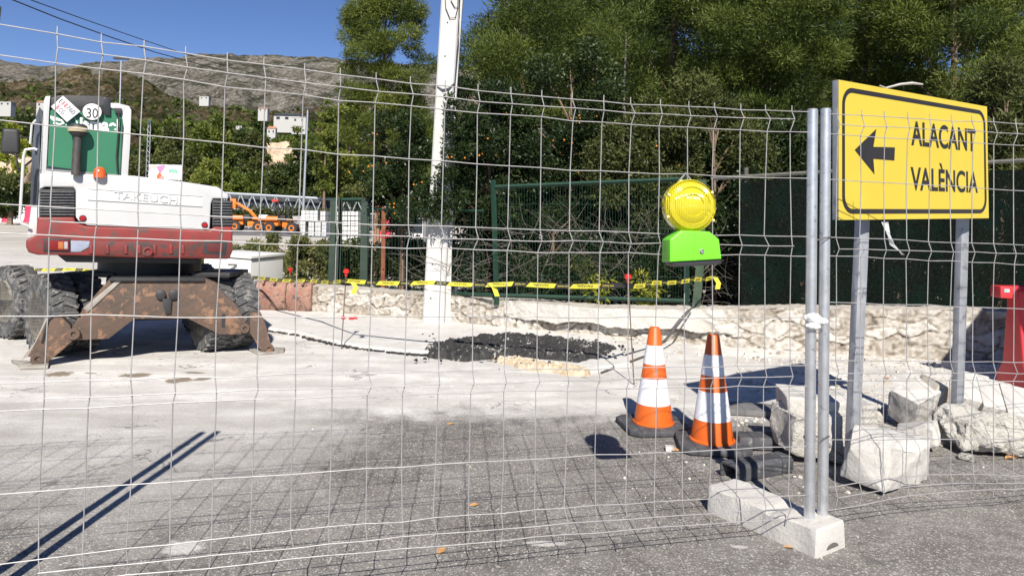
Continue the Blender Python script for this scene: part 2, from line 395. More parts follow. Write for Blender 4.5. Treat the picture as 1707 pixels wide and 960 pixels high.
# ------------------------------------------------------------------ stone wall
def stone_wall():
    pts = [Vector((x, y, 0)) for x, y in WALL]; L = [0]
    for a_, b_ in zip(pts[:-1], pts[1:]): L.append(L[-1]+(b_-a_).length)
    s = np.arange(0, L[-1], .014); H = 46
    wx = np.interp(s, L, [p.x for p in pts]); wy = np.interp(s, L, [p.y for p in pts])
    dx = np.gradient(wx, s); dy = np.gradient(wy, s); nx, ny = dy, -dx
    top = np.interp(wx, [-3, -.95, 1.1, 2.3, 3.4, 5.2, 9.5], [.41, .385, .39, .435, .505, .57, .60])
    top = top + (fbm(np.stack([s*3.5, s*0+3], 1), 3, 9)-.5)*.02
    SS = np.repeat(s[None], H, 0); v = np.linspace(0, 1, H)[:, None]; ZZ = -.05+(top[None]+.05)*v
    # worley cells
    def worley(u, z, cw, ch, sd_):
        gx, gy = u/cw, z/ch; gx = gx+0.5*(np.floor(gy).astype(int) % 2)
        ix, iy = np.floor(gx), np.floor(gy); f1 = np.full(u.shape, 9.); f2 = f1.copy(); cid = np.zeros(u.shape)
        for a_ in (-1, 0, 1):
            for b_ in (-1, 0, 1):
                cx, cy = ix+a_, iy+b_
                h = np.sin(cx*127.1+cy*311.7+sd_)*43758.5453; h = h-np.floor(h); h2 = np.sin(cx*269.5+cy*183.3+sd_)*43758.5453; h2 = h2-np.floor(h2)
                d = np.hypot(gx-cx-.5-(h-.5)*.8, (gy-cy-.5-(h2-.5)*.8))
                nw = d < f1; f2 = np.where(nw, f1, np.minimum(f2, d)); cid = np.where(nw, h, cid); f1 = np.where(nw, d, f1)
        return f1, f2, cid
    P2 = np.stack([SS.ravel()*6, ZZ.ravel()*6], 1); wob = (fbm(P2, 3, 5)-.5).reshape(SS.shape)
    f1, f2, cid = worley(SS+wob*.16, ZZ+wob*.10, .27, .155, 1.0)
    g = np.clip((f2-f1)/.16, 0, 1); g = g*g*(3-2*g)
    fn = (fbm(np.stack([SS.ravel()*30, ZZ.ravel()*30], 1), 4, 8)-.5).reshape(SS.shape)
    md = (fbm(np.stack([SS.ravel()*9, ZZ.ravel()*9], 1), 3, 18)-.5).reshape(SS.shape)
    disp = g*(.012+.026*(cid-.3)) + fn*.03 + md*.022
    X_ = np.interp(SS, s, wx)
    lowb = .17+(fbm(np.stack([s*2.3, s*0], 1), 3, 2)-.5)[None]*.12
    plas = (X_ > -.25) & (X_ < 2.75) & (ZZ > lowb)
    side = np.clip((X_+.25)/.5, 0, 1)*np.clip((2.75-X_)/.6, 0, 1)
    pl = plas*side
    disp = disp*(1-pl) + pl*(.075+fn*.012+md*.03)
    disp = np.where((X_ > .4) & (X_ < 2.75) & (~plas), disp-.05*side, disp)
    tone = np.clip(.60+.42*(cid-.5)*g-.38*(1-g)+fn*.8+md*.5, 0, .86); tone = tone*(1-pl)+pl*(.86+fn*.25)
    tone = np.maximum(tone, np.clip(.9-ZZ*8, 0, .82)*(.7+fn*1.5))
    VX = X_+np.interp(SS, s, nx)*disp; VY = np.interp(SS, s, wy)+np.interp(SS, s, ny)*disp
    V = np.stack([VX.ravel(), VY.ravel(), ZZ.ravel()], 1); a_ = len(s)
    i = (np.arange(H-1)[:, None]*a_+np.arange(a_-1)[None]).ravel(); Fq = np.stack([i, i+1, i+1+a_, i+a_], 1)
    tf = tone.ravel()[i]
    # top
    K = 12; base = len(V); rows = [np.stack([VX[-1], VY[-1], ZZ[-1]], 1)]
    for k in range(1, K+1):
        q = k/K*.32
        rows.append(np.stack([wx-nx*q, wy-ny*q, top+.012*np.sin(k/K*3)+(fbm(np.stack([s*14, s*0+k*1.1], 1), 3, 6)-.5)*.035], 1))
    rows.append(np.stack([wx-nx*.32, wy-ny*.32, top*0-.05], 1))
    V = np.concatenate([V]+rows); n2 = len(rows)
    j = (np.arange(n2-1)[:, None]*a_+np.arange(a_-1)[None]).ravel()+base
    Fq = np.concatenate([Fq, np.stack([j, j+1, j+1+a_, j+a_], 1)]); tf = np.concatenate([tone.ravel(), np.clip(.6+rng.normal(0, .06, len(V)-tone.size), 0, 1)])
    m = tonemat('rubble_stone', [(0, (.12, .10, .08)), (.35, (.29, .25, .205)), (.6, (.41, .375, .325)), (.8, (.50, .475, .43)), (1, (.56, .54, .50))], .9, .5, 45, .012)
    o = npmesh('stone_wall', V, Fq, tf, m)
    # end cap at the left
    tag(o, 'low beige rubble stone wall with a patch of smooth render, running behind the site', 'wall')
    e = MB(); e.box((WALL[0][0]-.03, WALL[0][1]+.13, .17), (.10, .34, .44), tone=.6); e.build('wall_end', m, o, bevel=.03)
ORG['stone_wall'] = Vector((0, 0, 0))
stone_wall()

# ------------------------------------------------------------------ hills
def hill_z(az, Y):
    rx = [-2, -.78, -.69, -.65, -.61, -.56, -.52, -.46, -.42, -.34, -.24, -.2, -.13, .5, 2]
    ry = [95, 95, 95, 103, 102, 99, 95, 93, 90, 88, 89, 94, 99, 110, 110]
    hor = 343+(az+.69)*17
    R = (hor-np.interp(az, rx, ry))/F_PX
    lft = np.clip((-.35-az)/.2, 0, 1)
    tab = [88, 150, 300, 600, 900, 1300, 1700, 2600, 3000, 3600]
    base = np.stack([np.full_like(az, 0), np.full_like(az, .035), np.full_like(az, .085), .118+0*az, .140+.024*lft, .128+.050*lft, .125+.025*lft, R, R*.94, R*.7])
    out = np.zeros_like(az)
    for k in range(len(tab)-1):
        s_ = (Y >= tab[k]) & (Y < tab[k+1]+(1e9 if k == len(tab)-2 else 0)); f = (Y-tab[k])/(tab[k+1]-tab[k])
        out = np.where(s_, base[k]*(1-f)+base[k+1]*f, out)
    return out*Y
def hill_full(az, Y):
    X = az*Y; n1 = fbm(np.stack([X/Y*9, np.log(Y)*7], 1), 6, 21, .55)-.5
    n2 = np.abs(fbm(np.stack([X/Y*30, np.log(Y)*14], 1), 5, 33, .6)-.5)
    k = np.clip((Y-90)/150, 0, 1); ridge = np.clip(np.abs(Y-2600)/700, .25, 1)
    return hill_z(az, Y)+(n1*.06*ridge-n2*.065*ridge)*Y*k
def hills():
    az = np.linspace(-1.7, 1.7, 900); Y = np.geomspace(88, 3600, 240)
    A, B = np.meshgrid(az, Y); Z = hill_full(A.ravel(), B.ravel()); Z = np.where(B.ravel() < 89, -.5, Z)
    V = np.stack([(A*B).ravel(), B.ravel(), Z], 1); a_ = len(az)
    i = (np.arange(len(Y)-1)[:, None]*a_+np.arange(a_-1)[None]).ravel(); Fq = np.stack([i, i+1, i+1+a_, i+a_], 1)
    m, t, b = nmat('scrub_hillside'); P = N(t, 'ShaderNodeNewGeometry').outputs['Position']
    sep = N(t, 'ShaderNodeSeparateXYZ'); t.links.new(P, sep.inputs[0])
    n1 = noise(t, .006, 12, .75, P).outputs[0]; n2 = noise(t, .09, 10, .85, P).outputs[0]; n3 = noise(t, .012, 14, .85, P, .8).outputs[0]
    mp = N(t, 'ShaderNodeMapping'); mp.inputs['Scale'].default_value = (.5, .5, 5.5); t.links.new(P, mp.inputs[0]); n4 = noise(t, .02, 12, .8, mp.outputs[0]).outputs[0]
    rock = ramp(t, n2, [(.40, (.13, .115, .09)), (.5, (.30, .275, .24)), (.60, (.60, .56, .50))]).outputs[0]
    scr = ramp(t, n2, [(.40, (.018, .024, .010)), (.5, (.06, .066, .024)), (.62, (.17, .14, .07))]).outputs[0]
    brn = ramp(t, n2, [(.40, (.045, .042, .018)), (.5, (.17, .125, .06)), (.62, (.46, .37, .26))]).outputs[0]
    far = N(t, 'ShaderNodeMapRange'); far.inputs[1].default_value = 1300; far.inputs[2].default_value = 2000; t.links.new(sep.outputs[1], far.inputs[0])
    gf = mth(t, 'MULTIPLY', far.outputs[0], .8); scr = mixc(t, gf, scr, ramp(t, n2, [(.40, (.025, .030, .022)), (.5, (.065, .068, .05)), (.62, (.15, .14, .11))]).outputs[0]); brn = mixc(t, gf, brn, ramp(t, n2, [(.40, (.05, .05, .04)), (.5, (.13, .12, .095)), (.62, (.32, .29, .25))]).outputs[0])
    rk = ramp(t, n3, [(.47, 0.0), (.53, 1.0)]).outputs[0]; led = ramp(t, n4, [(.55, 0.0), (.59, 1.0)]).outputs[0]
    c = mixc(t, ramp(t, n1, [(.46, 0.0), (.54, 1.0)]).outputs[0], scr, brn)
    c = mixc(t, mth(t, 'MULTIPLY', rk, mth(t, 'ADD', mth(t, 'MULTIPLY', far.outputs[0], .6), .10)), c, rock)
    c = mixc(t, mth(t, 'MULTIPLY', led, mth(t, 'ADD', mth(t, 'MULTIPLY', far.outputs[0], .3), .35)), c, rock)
    t.links.new(c, b.inputs['Base Color']); b.inputs['Roughness'].default_value = 1; b.inputs['Specular IOR Level'].default_value = 0
    bump(t, b, n2, 1.0, 14)
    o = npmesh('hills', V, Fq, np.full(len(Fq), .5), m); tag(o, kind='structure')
hills()
# ------------------------------------------------------------------ foliage
LM = {
 'pine': leafmat('pine_needles', [(0, (.022, .040, .008)), (.42, (.072, .100, .017)), (.78, (.150, .182, .034)), (1, (.22, .24, .05))], .3),
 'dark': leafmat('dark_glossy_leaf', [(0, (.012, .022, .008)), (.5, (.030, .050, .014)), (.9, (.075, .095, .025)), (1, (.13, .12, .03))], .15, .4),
 'olive': leafmat('olive_leaf', [(0, (.03, .04, .012)), (.5, (.075, .09, .025)), (1, (.17, .18, .055))], .3),
 'lime': leafmat('yellow_green_leaf', [(0, (.10, .14, .02)), (.6, (.28, .32, .03)), (1, (.5, .48, .06))], .4),
 'weed': leafmat('weed_leaf', [(0, (.05, .065, .02)), (.6, (.13, .14, .045)), (1, (.34, .31, .14))], .3),
 'red': leafmat('red_leaf', [(0, (.16, .02, .012)), (1, (.55, .09, .04))], .3),
}
BARK = mat('bark', (.13, .085, .055), (.24, .17, .12), 12, .95, bstr=.6, bscale=30, bdist=.02)
PBARK = mat('red_pine_bark', (.23, .12, .07), (.34, .20, .13), 8, .95, bstr=.6, bscale=20, bdist=.02)
TWIG = mat('dry_twig', (.10, .085, .07), (.20, .175, .15), 8, .9, bstr=0)
BERRY = mat('orange_berry', (.55, .16, .015), (.6, .26, .02), 20, .5, bstr=0)
def leaves(C_, n, L, W, up=0.0, outw=0.4, center=None, tone0=.45, tvar=.22, fold=True):
    """C_: clumps rows (x,y,z,rx,ry,rz,tone); n leaves. returns V,F,tone"""
    C_ = np.asarray(C_); wgt = (C_[:, 3]*C_[:, 4]*C_[:, 5])**(2/3); idx = rng.choice(len(C_), n, p=wgt/wgt.sum())
    d = rng.normal(size=(n, 3)); d /= np.linalg.norm(d, axis=1)[:, None]
    r = rng.uniform(.25, 1, n)**.55*(1+rng.normal(0, .16, n))
    p = C_[idx, :3]+d*C_[idx, 3:6]*r[:, None]
    ax = rng.normal(size=(n, 3)); ax /= np.linalg.norm(ax, axis=1)[:, None]
    ax = ax+d*outw*1.6; ax[:, 2] += up; ax /= np.linalg.norm(ax, axis=1)[:, None]
    sd_ = np.cross(ax, rng.normal(size=(n, 3))); sd_ /= np.linalg.norm(sd_, axis=1)[:, None]
    l = L*rng.uniform(.6, 1.35, n)[:, None]; w_ = W*rng.uniform(.7, 1.3, n)[:, None]
    V = np.stack([p, p+ax*l*.45+sd_*w_*.5, p+ax*l, p+ax*l*.45-sd_*w_*.5], 1).reshape(-1, 3)
    Fq = np.arange(4*n).reshape(-1, 4)
    tone = np.clip(tone0+C_[idx, 6]+rng.normal(0, tvar, n)*.7, 0, 1)
    return V, Fq, tone
def clumps(c, R, k, cr, flat=.8, shape='ball', tv=.12, hollow=.35):
    out = []
    for i in range(k):
        d = rng.normal(size=3); d /= np.linalg.norm(d); r = rng.uniform(hollow, 1.0)**.6
        z = d[2]*r
        q = 1.0
        if shape == 'cone': h = (z+1)/2; q = 1.05-.5*h**2
        p = np.array([d[0]*r*R[0]*q, d[1]*r*R[1]*q, z*R[2]])
        if shape == 'cone':
            h = rng.uniform(0, 1)**1.15; wd = float(np.interp(h, [0, .18, .5, .8, 1], [.8, 1.0, .95, .74, .3])); th = rng.uniform(0, 6.283); rr_ = wd*math.sqrt(rng.uniform(.08, 1))
            p = np.array([math.cos(th)*rr_*R[0], math.sin(th)*rr_*R[1], (h*2-1)*R[2]])
        s_ = cr*rng.uniform(.55, 1.35)
        out.append([c[0]+p[0], c[1]+p[1], c[2]+p[2], s_, s_, s_*flat, float(rng.normal(0, tv))])
    return out
def trunk_limbs(mb, base, top, r, cl, nl=14, lr=.03):
    base, top = Vector(base), Vector(top); path = []
    for k in range(9):
        f = k/8; p = base.lerp(top, f); p.x += float(rng.normal(0, .02))*(top-base).length*.2*f; p.y += float(rng.normal(0, .02)); path.append(p)
    mb.tube(path, [r*(1-.85*k/8) for k in range(9)], 8)
    for i in rng.choice(len(cl), min(nl, len(cl)), replace=False):
        e = Vector(cl[i][:3]); 
        f = max(.1, min(.95, (e.z-base.z)/(max(top.z-base.z, .1))-.18)); s_ = path[0].lerp(path[-1], f)
        m_ = s_.lerp(e, .5)+Vector((0, 0, .08*(e-s_).length))
        mb.tube([s_, m_, e], [lr, lr*.7, lr*.3], 5)
def tree(name, label, kind, base, center, R, ncl, cr, n, L, W, group=None, shape='ball', flat=.8, trunk=.09, bark=None, up=0, outw=.4, tone=.45, berries=0, top=None, cat='tree', limbs=14, hollow=.35, tv=.12, extra=None, lim=.35):
    t = thing(name, label, cat, base, group)
    cl = clumps(center, R, ncl, cr, flat, shape, tv, hollow)
    if extra: cl += extra
    mb = MB(); trunk_limbs(mb, base, top or (center[0], center[1], center[2]+R[2]*.75), trunk, cl, limbs, trunk*lim)
    mb.build('trunk' if cat == 'tree' else 'stem', bark or BARK, t, smooth=True)
    V, Fq, tn = leaves(cl, n, L, W, up, outw, tone0=tone)
    npmesh('crown' if cat == 'tree' else 'foliage', V, Fq, tn, LM[kind], t)
    if berries:
        C_ = np.asarray(cl)
        for _ in range(berries):
            b = MB()
            c = C_[(7*int(rng.integers(max(3, berries//4)))) % len(C_)]; d = rng.normal(size=3); d[1] = -abs(d[1])*1.2; d /= np.linalg.norm(d)
            p = Vector(c[:3]+d*c[3:6]*1.0)
            for q in range(1):
                pp = p+Vector(rng.normal(0, .025, 3)); rr = .015
                b.lathe([(.002, -rr), (rr*.8, -rr*.6), (rr, 0), (rr*.8, rr*.6), (.002, rr)], pp, n=6)
            b.build('berry_cluster', BERRY, t, smooth=True)
    return t
def at(px, py, D): return AY(px, py, D)
# --- pines behind the wall: (px of centre, D, crown radius, z bottom, z top, n, label)
pines = [
 (637, 17.0, 1.05, 2.9, 6.9, 66000, 'slender bright green pine with a bare reddish trunk, standing alone left of the concrete pole', 0.59),
 (868, 15.0, 1.45, 2.3, 7.0, 42000, 'tall pine rising just right of the concrete pole, its top against the sky', 0.41),
 (985, 17.5, 1.5, 2.4, 8.2, 36000, 'pine behind the berry bushes, left one of the two with a pale thin trunk showing', 0.35),
 (1120, 14.5, 1.7, 2.1, 8.2, 48000, 'wide pine above the yellow warning lamp', 0.39),
 (1275, 13.0, 1.55, 2.0, 7.4, 50000, 'pine whose lowest branches hang just left of the steel fence posts', 0.45),
 (1440, 14.5, 1.9, 2.3, 8.4, 50000, 'broad dark pine directly behind the yellow direction sign', 0.37),
 (1590, 12.6, 1.5, 2.1, 7.2, 50000, 'pine with sunlit boughs above the right end of the yellow sign', 0.49),
 (1760, 14.2, 1.7, 1.6, 7.5, 34000, 'pine cut off by the right edge of the photo', 0.41),
]
for (px, D, r, z0, z1, n, lab, tn) in pines:
    c = at(px, 300, D); zc = (z0+z1)/2
    tall = px == 637
    tree('pine_tree', lab, 'pine', (c.x-(.12 if tall else 0), D, -.03), (c.x, D, zc), (r, r, (z1-z0)/2), 80 if not tall else 150, .44 if not tall else .27, int(n*1.9), .085, .015,
         'tall pines behind the stone wall', 'cone' if tall else 'ball', .62, .11 if not tall else .095, PBARK if tall else BARK, up=.35, outw=.7, tone=tn, limbs=9, hollow=.1 if tall else .2, tv=.15, lim=.16)
for (px, D, r, z0, z1, lab) in ((930, 24, 2.2, 2.0, 9.8, 'distant pine filling the gap between the two pines right of the pole'), (1205, 22, 2.6, 1.5, 11.5, 'farther pine seen between the pines above the warning lamp'),
                           (1370, 23, 2.8, 1.5, 12, 'farther dark pine behind the steel posts'), (1530, 22, 2.8, 1.0, 11.5, 'farther dark pine whose crown shows over the top of the sign'), (1050, 25, 2.3, 1.5, 10.3, 'farther pine behind the thin pale trunk')):
    c = at(px, 300, D)
    tree('pine_tree', lab, 'pine', (c.x, D, -.03), (c.x, D, (z0+z1)/2), (r, r*.7, (z1-z0)/2), 90, .8, 34000, .26, .05, 'farther pines behind', 'ball', .6, .16, up=.7, outw=.9, tone=.22, limbs=16, lim=.15)
# --- thin bare pale trunks
def pale(px1, y1, px2, y2, D, lab):
    a_, b_ = at(px1, y1, D), at(px2, y2, D); t = thing('slim_tree', lab, 'tree', (a_.x, D, 0))
    mb = MB(); p = [Vector((a_.x, D, 0))]+[a_.lerp(b_, k/6)+Vector((float(rng.normal(0, .02)), 0, 0)) for k in range(7)]
    mb.tube(p, [.035]+[.032-.003*k for k in range(7)], 7); mb.build('trunk', TWIG, t, smooth=True)
    V, Fq, tn = leaves(clumps((b_.x, D, b_.z), (.5, .5, .5), 8, .2), 2500, .08, .012, .5, .8); npmesh('crown', V, Fq, tn, LM['pine'], t)
pale(1037, 240, 1045, 60, 12.2, 'thin pale straight trunk between the pines')
# --- broadleaf shrubs with orange berries
def crown(px, y0, y1, wpx, D):
    c = at(px, (y0+y1)/2, D); return (c.x, D, c.z), (wpx/2*D/F_PX, min(.9, wpx/2*D/F_PX*.8), (y1-y0)/2*D/F_PX)
bushes = [
 (815, 120, 395, 170, 10.65, 34, .24, 30000, 'dark', 'strawberry_tree', 'dark glossy strawberry tree whose leafy branches overhang the right side of the concrete pole', 26, .30, 1.0),
 (668, 190, 400, 130, 11.6, 26, .22, 20000, 'dark', 'strawberry_tree', 'strawberry tree with orange berries left of the concrete pole, above the green gate', 16, .36, 1.0),
 (950, 60, 330, 190, 11.8, 34, .28, 26000, 'dark', 'strawberry_tree', 'tall strawberry tree with scattered orange fruit, third shrub to the right of the concrete pole', 22, .40, 1.0),
 (1075, 165, 400, 170, 10.4, 30, .24, 24000, 'olive', 'leafy_shrub', 'olive green leafy shrub behind the fence, left of the yellow warning lamp', 5, .40, 1.0),
 (1190, 130, 420, 150, 10.6, 30, .24, 24000, 'olive', 'leafy_shrub', 'small leaved shrub directly behind the yellow warning lamp', 4, .46, 1.0),
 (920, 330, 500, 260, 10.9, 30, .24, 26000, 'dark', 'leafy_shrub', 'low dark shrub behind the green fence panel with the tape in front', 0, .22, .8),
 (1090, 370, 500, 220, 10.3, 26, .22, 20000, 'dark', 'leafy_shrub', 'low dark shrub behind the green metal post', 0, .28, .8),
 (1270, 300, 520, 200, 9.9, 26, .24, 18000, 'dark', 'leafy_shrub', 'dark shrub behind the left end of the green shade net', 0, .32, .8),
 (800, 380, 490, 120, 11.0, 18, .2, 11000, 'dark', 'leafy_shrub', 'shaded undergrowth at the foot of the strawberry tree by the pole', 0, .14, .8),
 (1672, 110, 320, 150, 9.6, 24, .22, 13000, 'olive', 'willow_shrub', 'grey green narrow leaved shrub hanging over the net right of the yellow sign', 0, .55, 1.6),
 (1340, 210, 330, 190, 10.9, 24, .26, 14000, 'dark', 'leafy_shrub', 'dark shrub topping the shade net behind the steel posts', 0, .34, 1),
 (1500, 220, 330, 220, 11.0, 26, .28, 14000, 'dark', 'leafy_shrub', 'dark shrub topping the shade net behind the yellow sign', 0, .3, 1),
]
for (px, y0, y1, wpx, D, k, cr, n, kind, nm, lab, ber, tn, ls) in bushes:
    c, R = crown(px, y0, y1, wpx, D)
    tree(nm, lab, kind, (c[0]+.05, D+.15, -.03), c, R, k, cr, n, .062*ls, .024, 'shrubs behind the stone wall', 'ball', .85, .05, BARK, outw=.5, up=.1, tone=tn, berries=ber, cat='tree' if nm == 'strawberry_tree' else 'shrub', limbs=18, tv=.1)
# --- dense tangle of dry branches behind the green fence
def thicket(x0, x1, D0, n, lab, zt):
    t = MB()
    for _ in range(n):
        px = rng.uniform(x0, x1); D = D0+rng.uniform(-.1, .5); p = Vector((at(px, 450, D).x, D, rng.uniform(.35, zt*.7)))
        d = Vector((rng.normal(0, 1), rng.normal(0, .35), rng.normal(.5, .6))).normalized(); path = [p]
        for k in range(6):
            d = (d+Vector(rng.normal(0, .25, 3))).normalized(); d.y *= .6; path.append(path[-1]+d*rng.uniform(.08, .18))
        r = rng.uniform(.0015, .005)
        t.tube(path, [r*(1-.12*k) for k in range(7)], 4, cap=False)
    tag(t.build('dry_branches', TWIG), lab, 'dry branches', kind='stuff')
thicket(700, 830, 9.95, 70, 'tangle of dry grey branches in the dark under the strawberry tree', 1.2)
thicket(850, 1140, 9.75, 170, 'tangle of bare grey branches behind the green fence panel', 1.9)
thicket(1140, 1330, 9.4, 80, 'bare grey branches between the green post and the shade net', 1.8)
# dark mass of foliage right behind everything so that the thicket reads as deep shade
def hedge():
    t = thing('hedge', 'dark evergreen foliage added behind all the shrubs and the shade net for deep shade', 'hedge', (2.5, 12.4, 0))
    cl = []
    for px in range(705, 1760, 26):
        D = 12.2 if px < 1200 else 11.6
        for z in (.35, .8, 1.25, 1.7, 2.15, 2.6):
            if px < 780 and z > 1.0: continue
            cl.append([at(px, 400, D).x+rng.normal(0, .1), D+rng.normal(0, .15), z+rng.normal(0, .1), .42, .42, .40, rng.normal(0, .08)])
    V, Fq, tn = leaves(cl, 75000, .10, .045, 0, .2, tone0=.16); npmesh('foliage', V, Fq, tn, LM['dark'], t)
    mb = MB()
    for px in range(720, 1740, 60):
        p = at(px, 400, 12.3); mb.tube([(p.x, 12.4, 0), (p.x+.1, 12.4, 1), (p.x, 12.3, 2.2)], [.05, .04, .02], 6)
    mb.build('stem', BARK, t)
hedge()
# --- small yellow-green plants in front of the green fence
for (px, y0, y1, D, n, kind, lab) in ((1078, 452, 508, 9.35, 420, 'lime', 'yellow green leafy sapling on the wall beside the red rod cap'), (968, 430, 500, 9.6, 300, 'olive', 'small green climbing plant behind the tape'), (1000, 460, 506, 9.5, 200, 'lime', 'small yellowish plant left of the red rod cap')):
    c, R = crown(px, y0, y1, 46, D)
    tree('sapling', lab, kind, (c[0], D, .35), c, R, 9, .09, n, .075, .018, None, cat='plant', trunk=.006, bark=TWIG, tone=.6, limbs=8, outw=1.2)
# --- left foreground shrubs / weeds beyond the road
lows = [(425, 402, 478, 120, 15.5, 'weed', 9000, .07, 'sunlit weedy shrub right behind the white cabinet', .5), (520, 398, 478, 100, 14.0, 'weed', 9000, .07, 'green shrub between the white cabinet and the green gate', 0.48),
        (475, 396, 450, 170, 19, 'weed', 7000, .09, 'low pale weeds in front of the parked orange loaders', .7), (585, 395, 480, 80, 13, 'olive', 7000, .07, 'green bramble seen through the bars of the green gate', 0.40),
        (665, 400, 480, 90, 12.4, 'olive', 7000, .06, 'bramble growing right of the green gate', .35), (318, 405, 445, 60, 16, 'weed', 2500, .07, 'dry weeds seen under the excavator body', .6)]
for (px, y0, y1, wpx, D, kind, n, ls, lab, tn) in lows:
    c, R = crown(px, y0, y1, wpx, D)
    tree('bramble', lab, kind, (c[0], D, 0), c, R, 24, .2, n, ls, ls*.5, None, cat='shrub', trunk=.02, tone=tn, limbs=8)
c, R = crown(672, 372, 425, 50, 12.9)
tree('red_leaved_shrub', 'shrub with red leaves right of the green gate', 'red', (c[0], 12.9, 0), c, R, 12, .12, 800, .06, .03, cat='shrub', trunk=.015, tone=.5)
# --- trees on the slope and in the valley
def zt(x, y): 
    return float(hill_full(np.array([x/y]), np.array([float(y)]))[0]) if y > 89 else 0.0
def far_tree(name, lab, kind, px, ytop, wpx, D, n, tn, cone=False, base=None, grp='trees on the hillside'):
    c = at(px, ytop, D); zb = zt(c.x, D) if base is None else base; h = max(c.z-zb, 2); r = wpx/2*D/F_PX
    lo = zb+h*.12; zc = (c.z+lo)/2
    t = thing(name, lab, 'tree', (c.x, D, zb), grp)
    cl = clumps((c.x, D, zc), (r*.8, r*.8, (c.z-lo)/2*.85), 34, r*.30, .75, 'cone' if cone else 'ball', .12)
    V, Fq, tnn = leaves(cl, int(n*1.7), D*.0040, D*.0021, .3, .4, tone0=tn); npmesh('crown', V, Fq, tnn, LM[kind], t)
    mb = MB(); mb.tube([(c.x, D, zb-.3), (c.x, D, zc)], [r*.09+.05, r*.04+.02], 6); mb.build('trunk', BARK, t)
mids = [
 (357, 183, 92, 82, 9000, 'pine', .26, 'large dark round headed pine in the middle of the slope'),
 (430, 205, 60, 100, 4000, 'olive', .42, 'pine just left of the tan earth bank'),
 (300, 200, 80, 120, 5000, 'olive', .42, 'bright pine left of the large dark pine'),
 (262, 182, 60, 150, 3500, 'pine', .3, 'pine on the slope over the billboard'),
 (243, 238, 70, 74, 5000, 'olive', .40, 'olive toned tree standing behind the billboard'),
 (300, 246, 80, 72, 5000, 'olive', .36, 'olive toned tree right of the billboard'),
 (352, 268, 80, 70, 5000, 'pine', .62, 'bright green small tree above the engine hood of the excavator'),
 (415, 280, 90, 72, 6500, 'pine', .34, 'dark dense evergreen above the lattice girder, left of the lamp post'),
 (480, 262, 90, 70, 8000, 'dark', .5, 'dark dense evergreen above the orange dumper'),
 (532, 235, 70, 69, 7000, 'dark', .42, 'tall dark evergreen left of the slender pine'),
 (585, 130, 96, 66, 11000, 'pine', .55, 'leafy bright pine filling the space below the slender pine'),
 (560, 205, 70, 65, 6000, 'pine', .6, 'small sunlit pine left of the slender pine trunk'),
 (610, 285, 90, 64, 8000, 'olive', .42, 'olive shrub tree over the green gate'),
 (690, 120, 60, 36, 6000, 'pine', .45, 'tree seen between the slender pine and the concrete pole'),
 (500, 200, 50, 95, 3500, 'pine', .36, 'pine beside the white villa'),
 (460, 215, 46, 120, 3000, 'pine', .42, 'pine below the white villa'),
 (395, 200, 40, 160, 2500, 'dark', .5, 'dark tree right of the large dark pine'),
 (25, 196, 50, 60, 3000, 'lime', .3, 'yellowish tree left of the excavator cab'),
 (20, 288, 90, 58, 6000, 'dark', .5, 'dark shrubs below the earth bank at the left edge'),
 (45, 172, 40, 130, 2500, 'dark', .4, 'dark cypress behind the excavator cab edge'),
 (12, 225, 40, 75, 2500, 'olive', .4, 'olive tree at the left edge of the photo'),
 (545, 150, 40, 60, 3500, 'pine', .5, 'pine rising left of the slender pine'),
 (665, 235, 70, 40, 7000, 'olive', .3, 'dark olive tree behind the fruiting strawberry tree by the pole'),
]
for (px, yt, wpx, D, n, kind, tn, lab) in mids: far_tree('pine_tree' if kind == 'pine' else 'leafy_tree', lab, kind, px, yt, wpx, D, n, tn+.2)
for k in range(90):
    D = float(rng.uniform(110, 420)); px = float(rng.uniform(-120, 800)); az = (px-CX)/F_PX
    h = float(rng.uniform(5, 9)); z = zt(az*D, D)
    x = az*D; c = (x, D, z+h*.55); r = h*rng.uniform(.3, .5)
    t = thing('hillside_tree', 'small dark green tree scattered over the far slope', 'tree', (x, D, z), 'scattered trees of the far slope')
    cl = clumps(c, (r*.8, r*.8, h*.4), 12, r*.42, .8); V, Fq, tn = leaves(cl, 650, h*.14, h*.09, .2, .4, tone0=float(rng.uniform(.25, .5)))
    npmesh('crown', V, Fq, tn, LM[('pine', 'pine', 'dark')[k % 3]], t)
    mb = MB(); mb.tube([(x, D, z-.3), (x, D, z+h*.5)], [.2, .1], 5); mb.build('trunk', BARK, t)
def woodland():
    n = 7000; D = np.exp(rng.uniform(math.log(150), math.log(1300), n)); az = rng.uniform(-1.0, .3, n)
    k = vnoise(np.stack([az*16, np.log(D)*9], 1), 77); keep = (k > .40+.18*np.clip((D-500)/600, 0, 1)); D, az = D[keep], az[keep]
    z = hill_full(az, D); s_ = rng.uniform(2.0, 4.2, len(D)); cl = np.stack([az*D, D, z+s_*.5, s_, s_, s_*.8, rng.normal(0, .12, len(D))], 1)
    q = 16; ii = np.repeat(np.arange(len(cl)), q); nn = len(ii); d = rng.normal(size=(nn, 3)); d /= np.linalg.norm(d, axis=1)[:, None]; d[:, 2] = np.abs(d[:, 2])*.9
    p = cl[ii, :3]+d*cl[ii, 3:6]*.8; a_ = np.cross(d, rng.normal(size=(nn, 3))); a_ /= np.linalg.norm(a_, axis=1)[:, None]; b_ = np.cross(d, a_)+rng.normal(size=(nn, 3))*.4
    s2 = (cl[ii, 3]*.55)[:, None]
    V = np.stack([p-a_*s2, p-b_*s2*.7, p+a_*s2, p+b_*s2*.7], 1).reshape(-1, 3)
    tag(npmesh('woodland', V, np.arange(4*nn).reshape(-1, 4), np.clip(.38+cl[ii, 6]+rng.normal(0, .1, nn), 0, 1), LM['pine']), 'pine scrub and woodland covering the far hillsides', 'woodland', kind='stuff')
woodland()
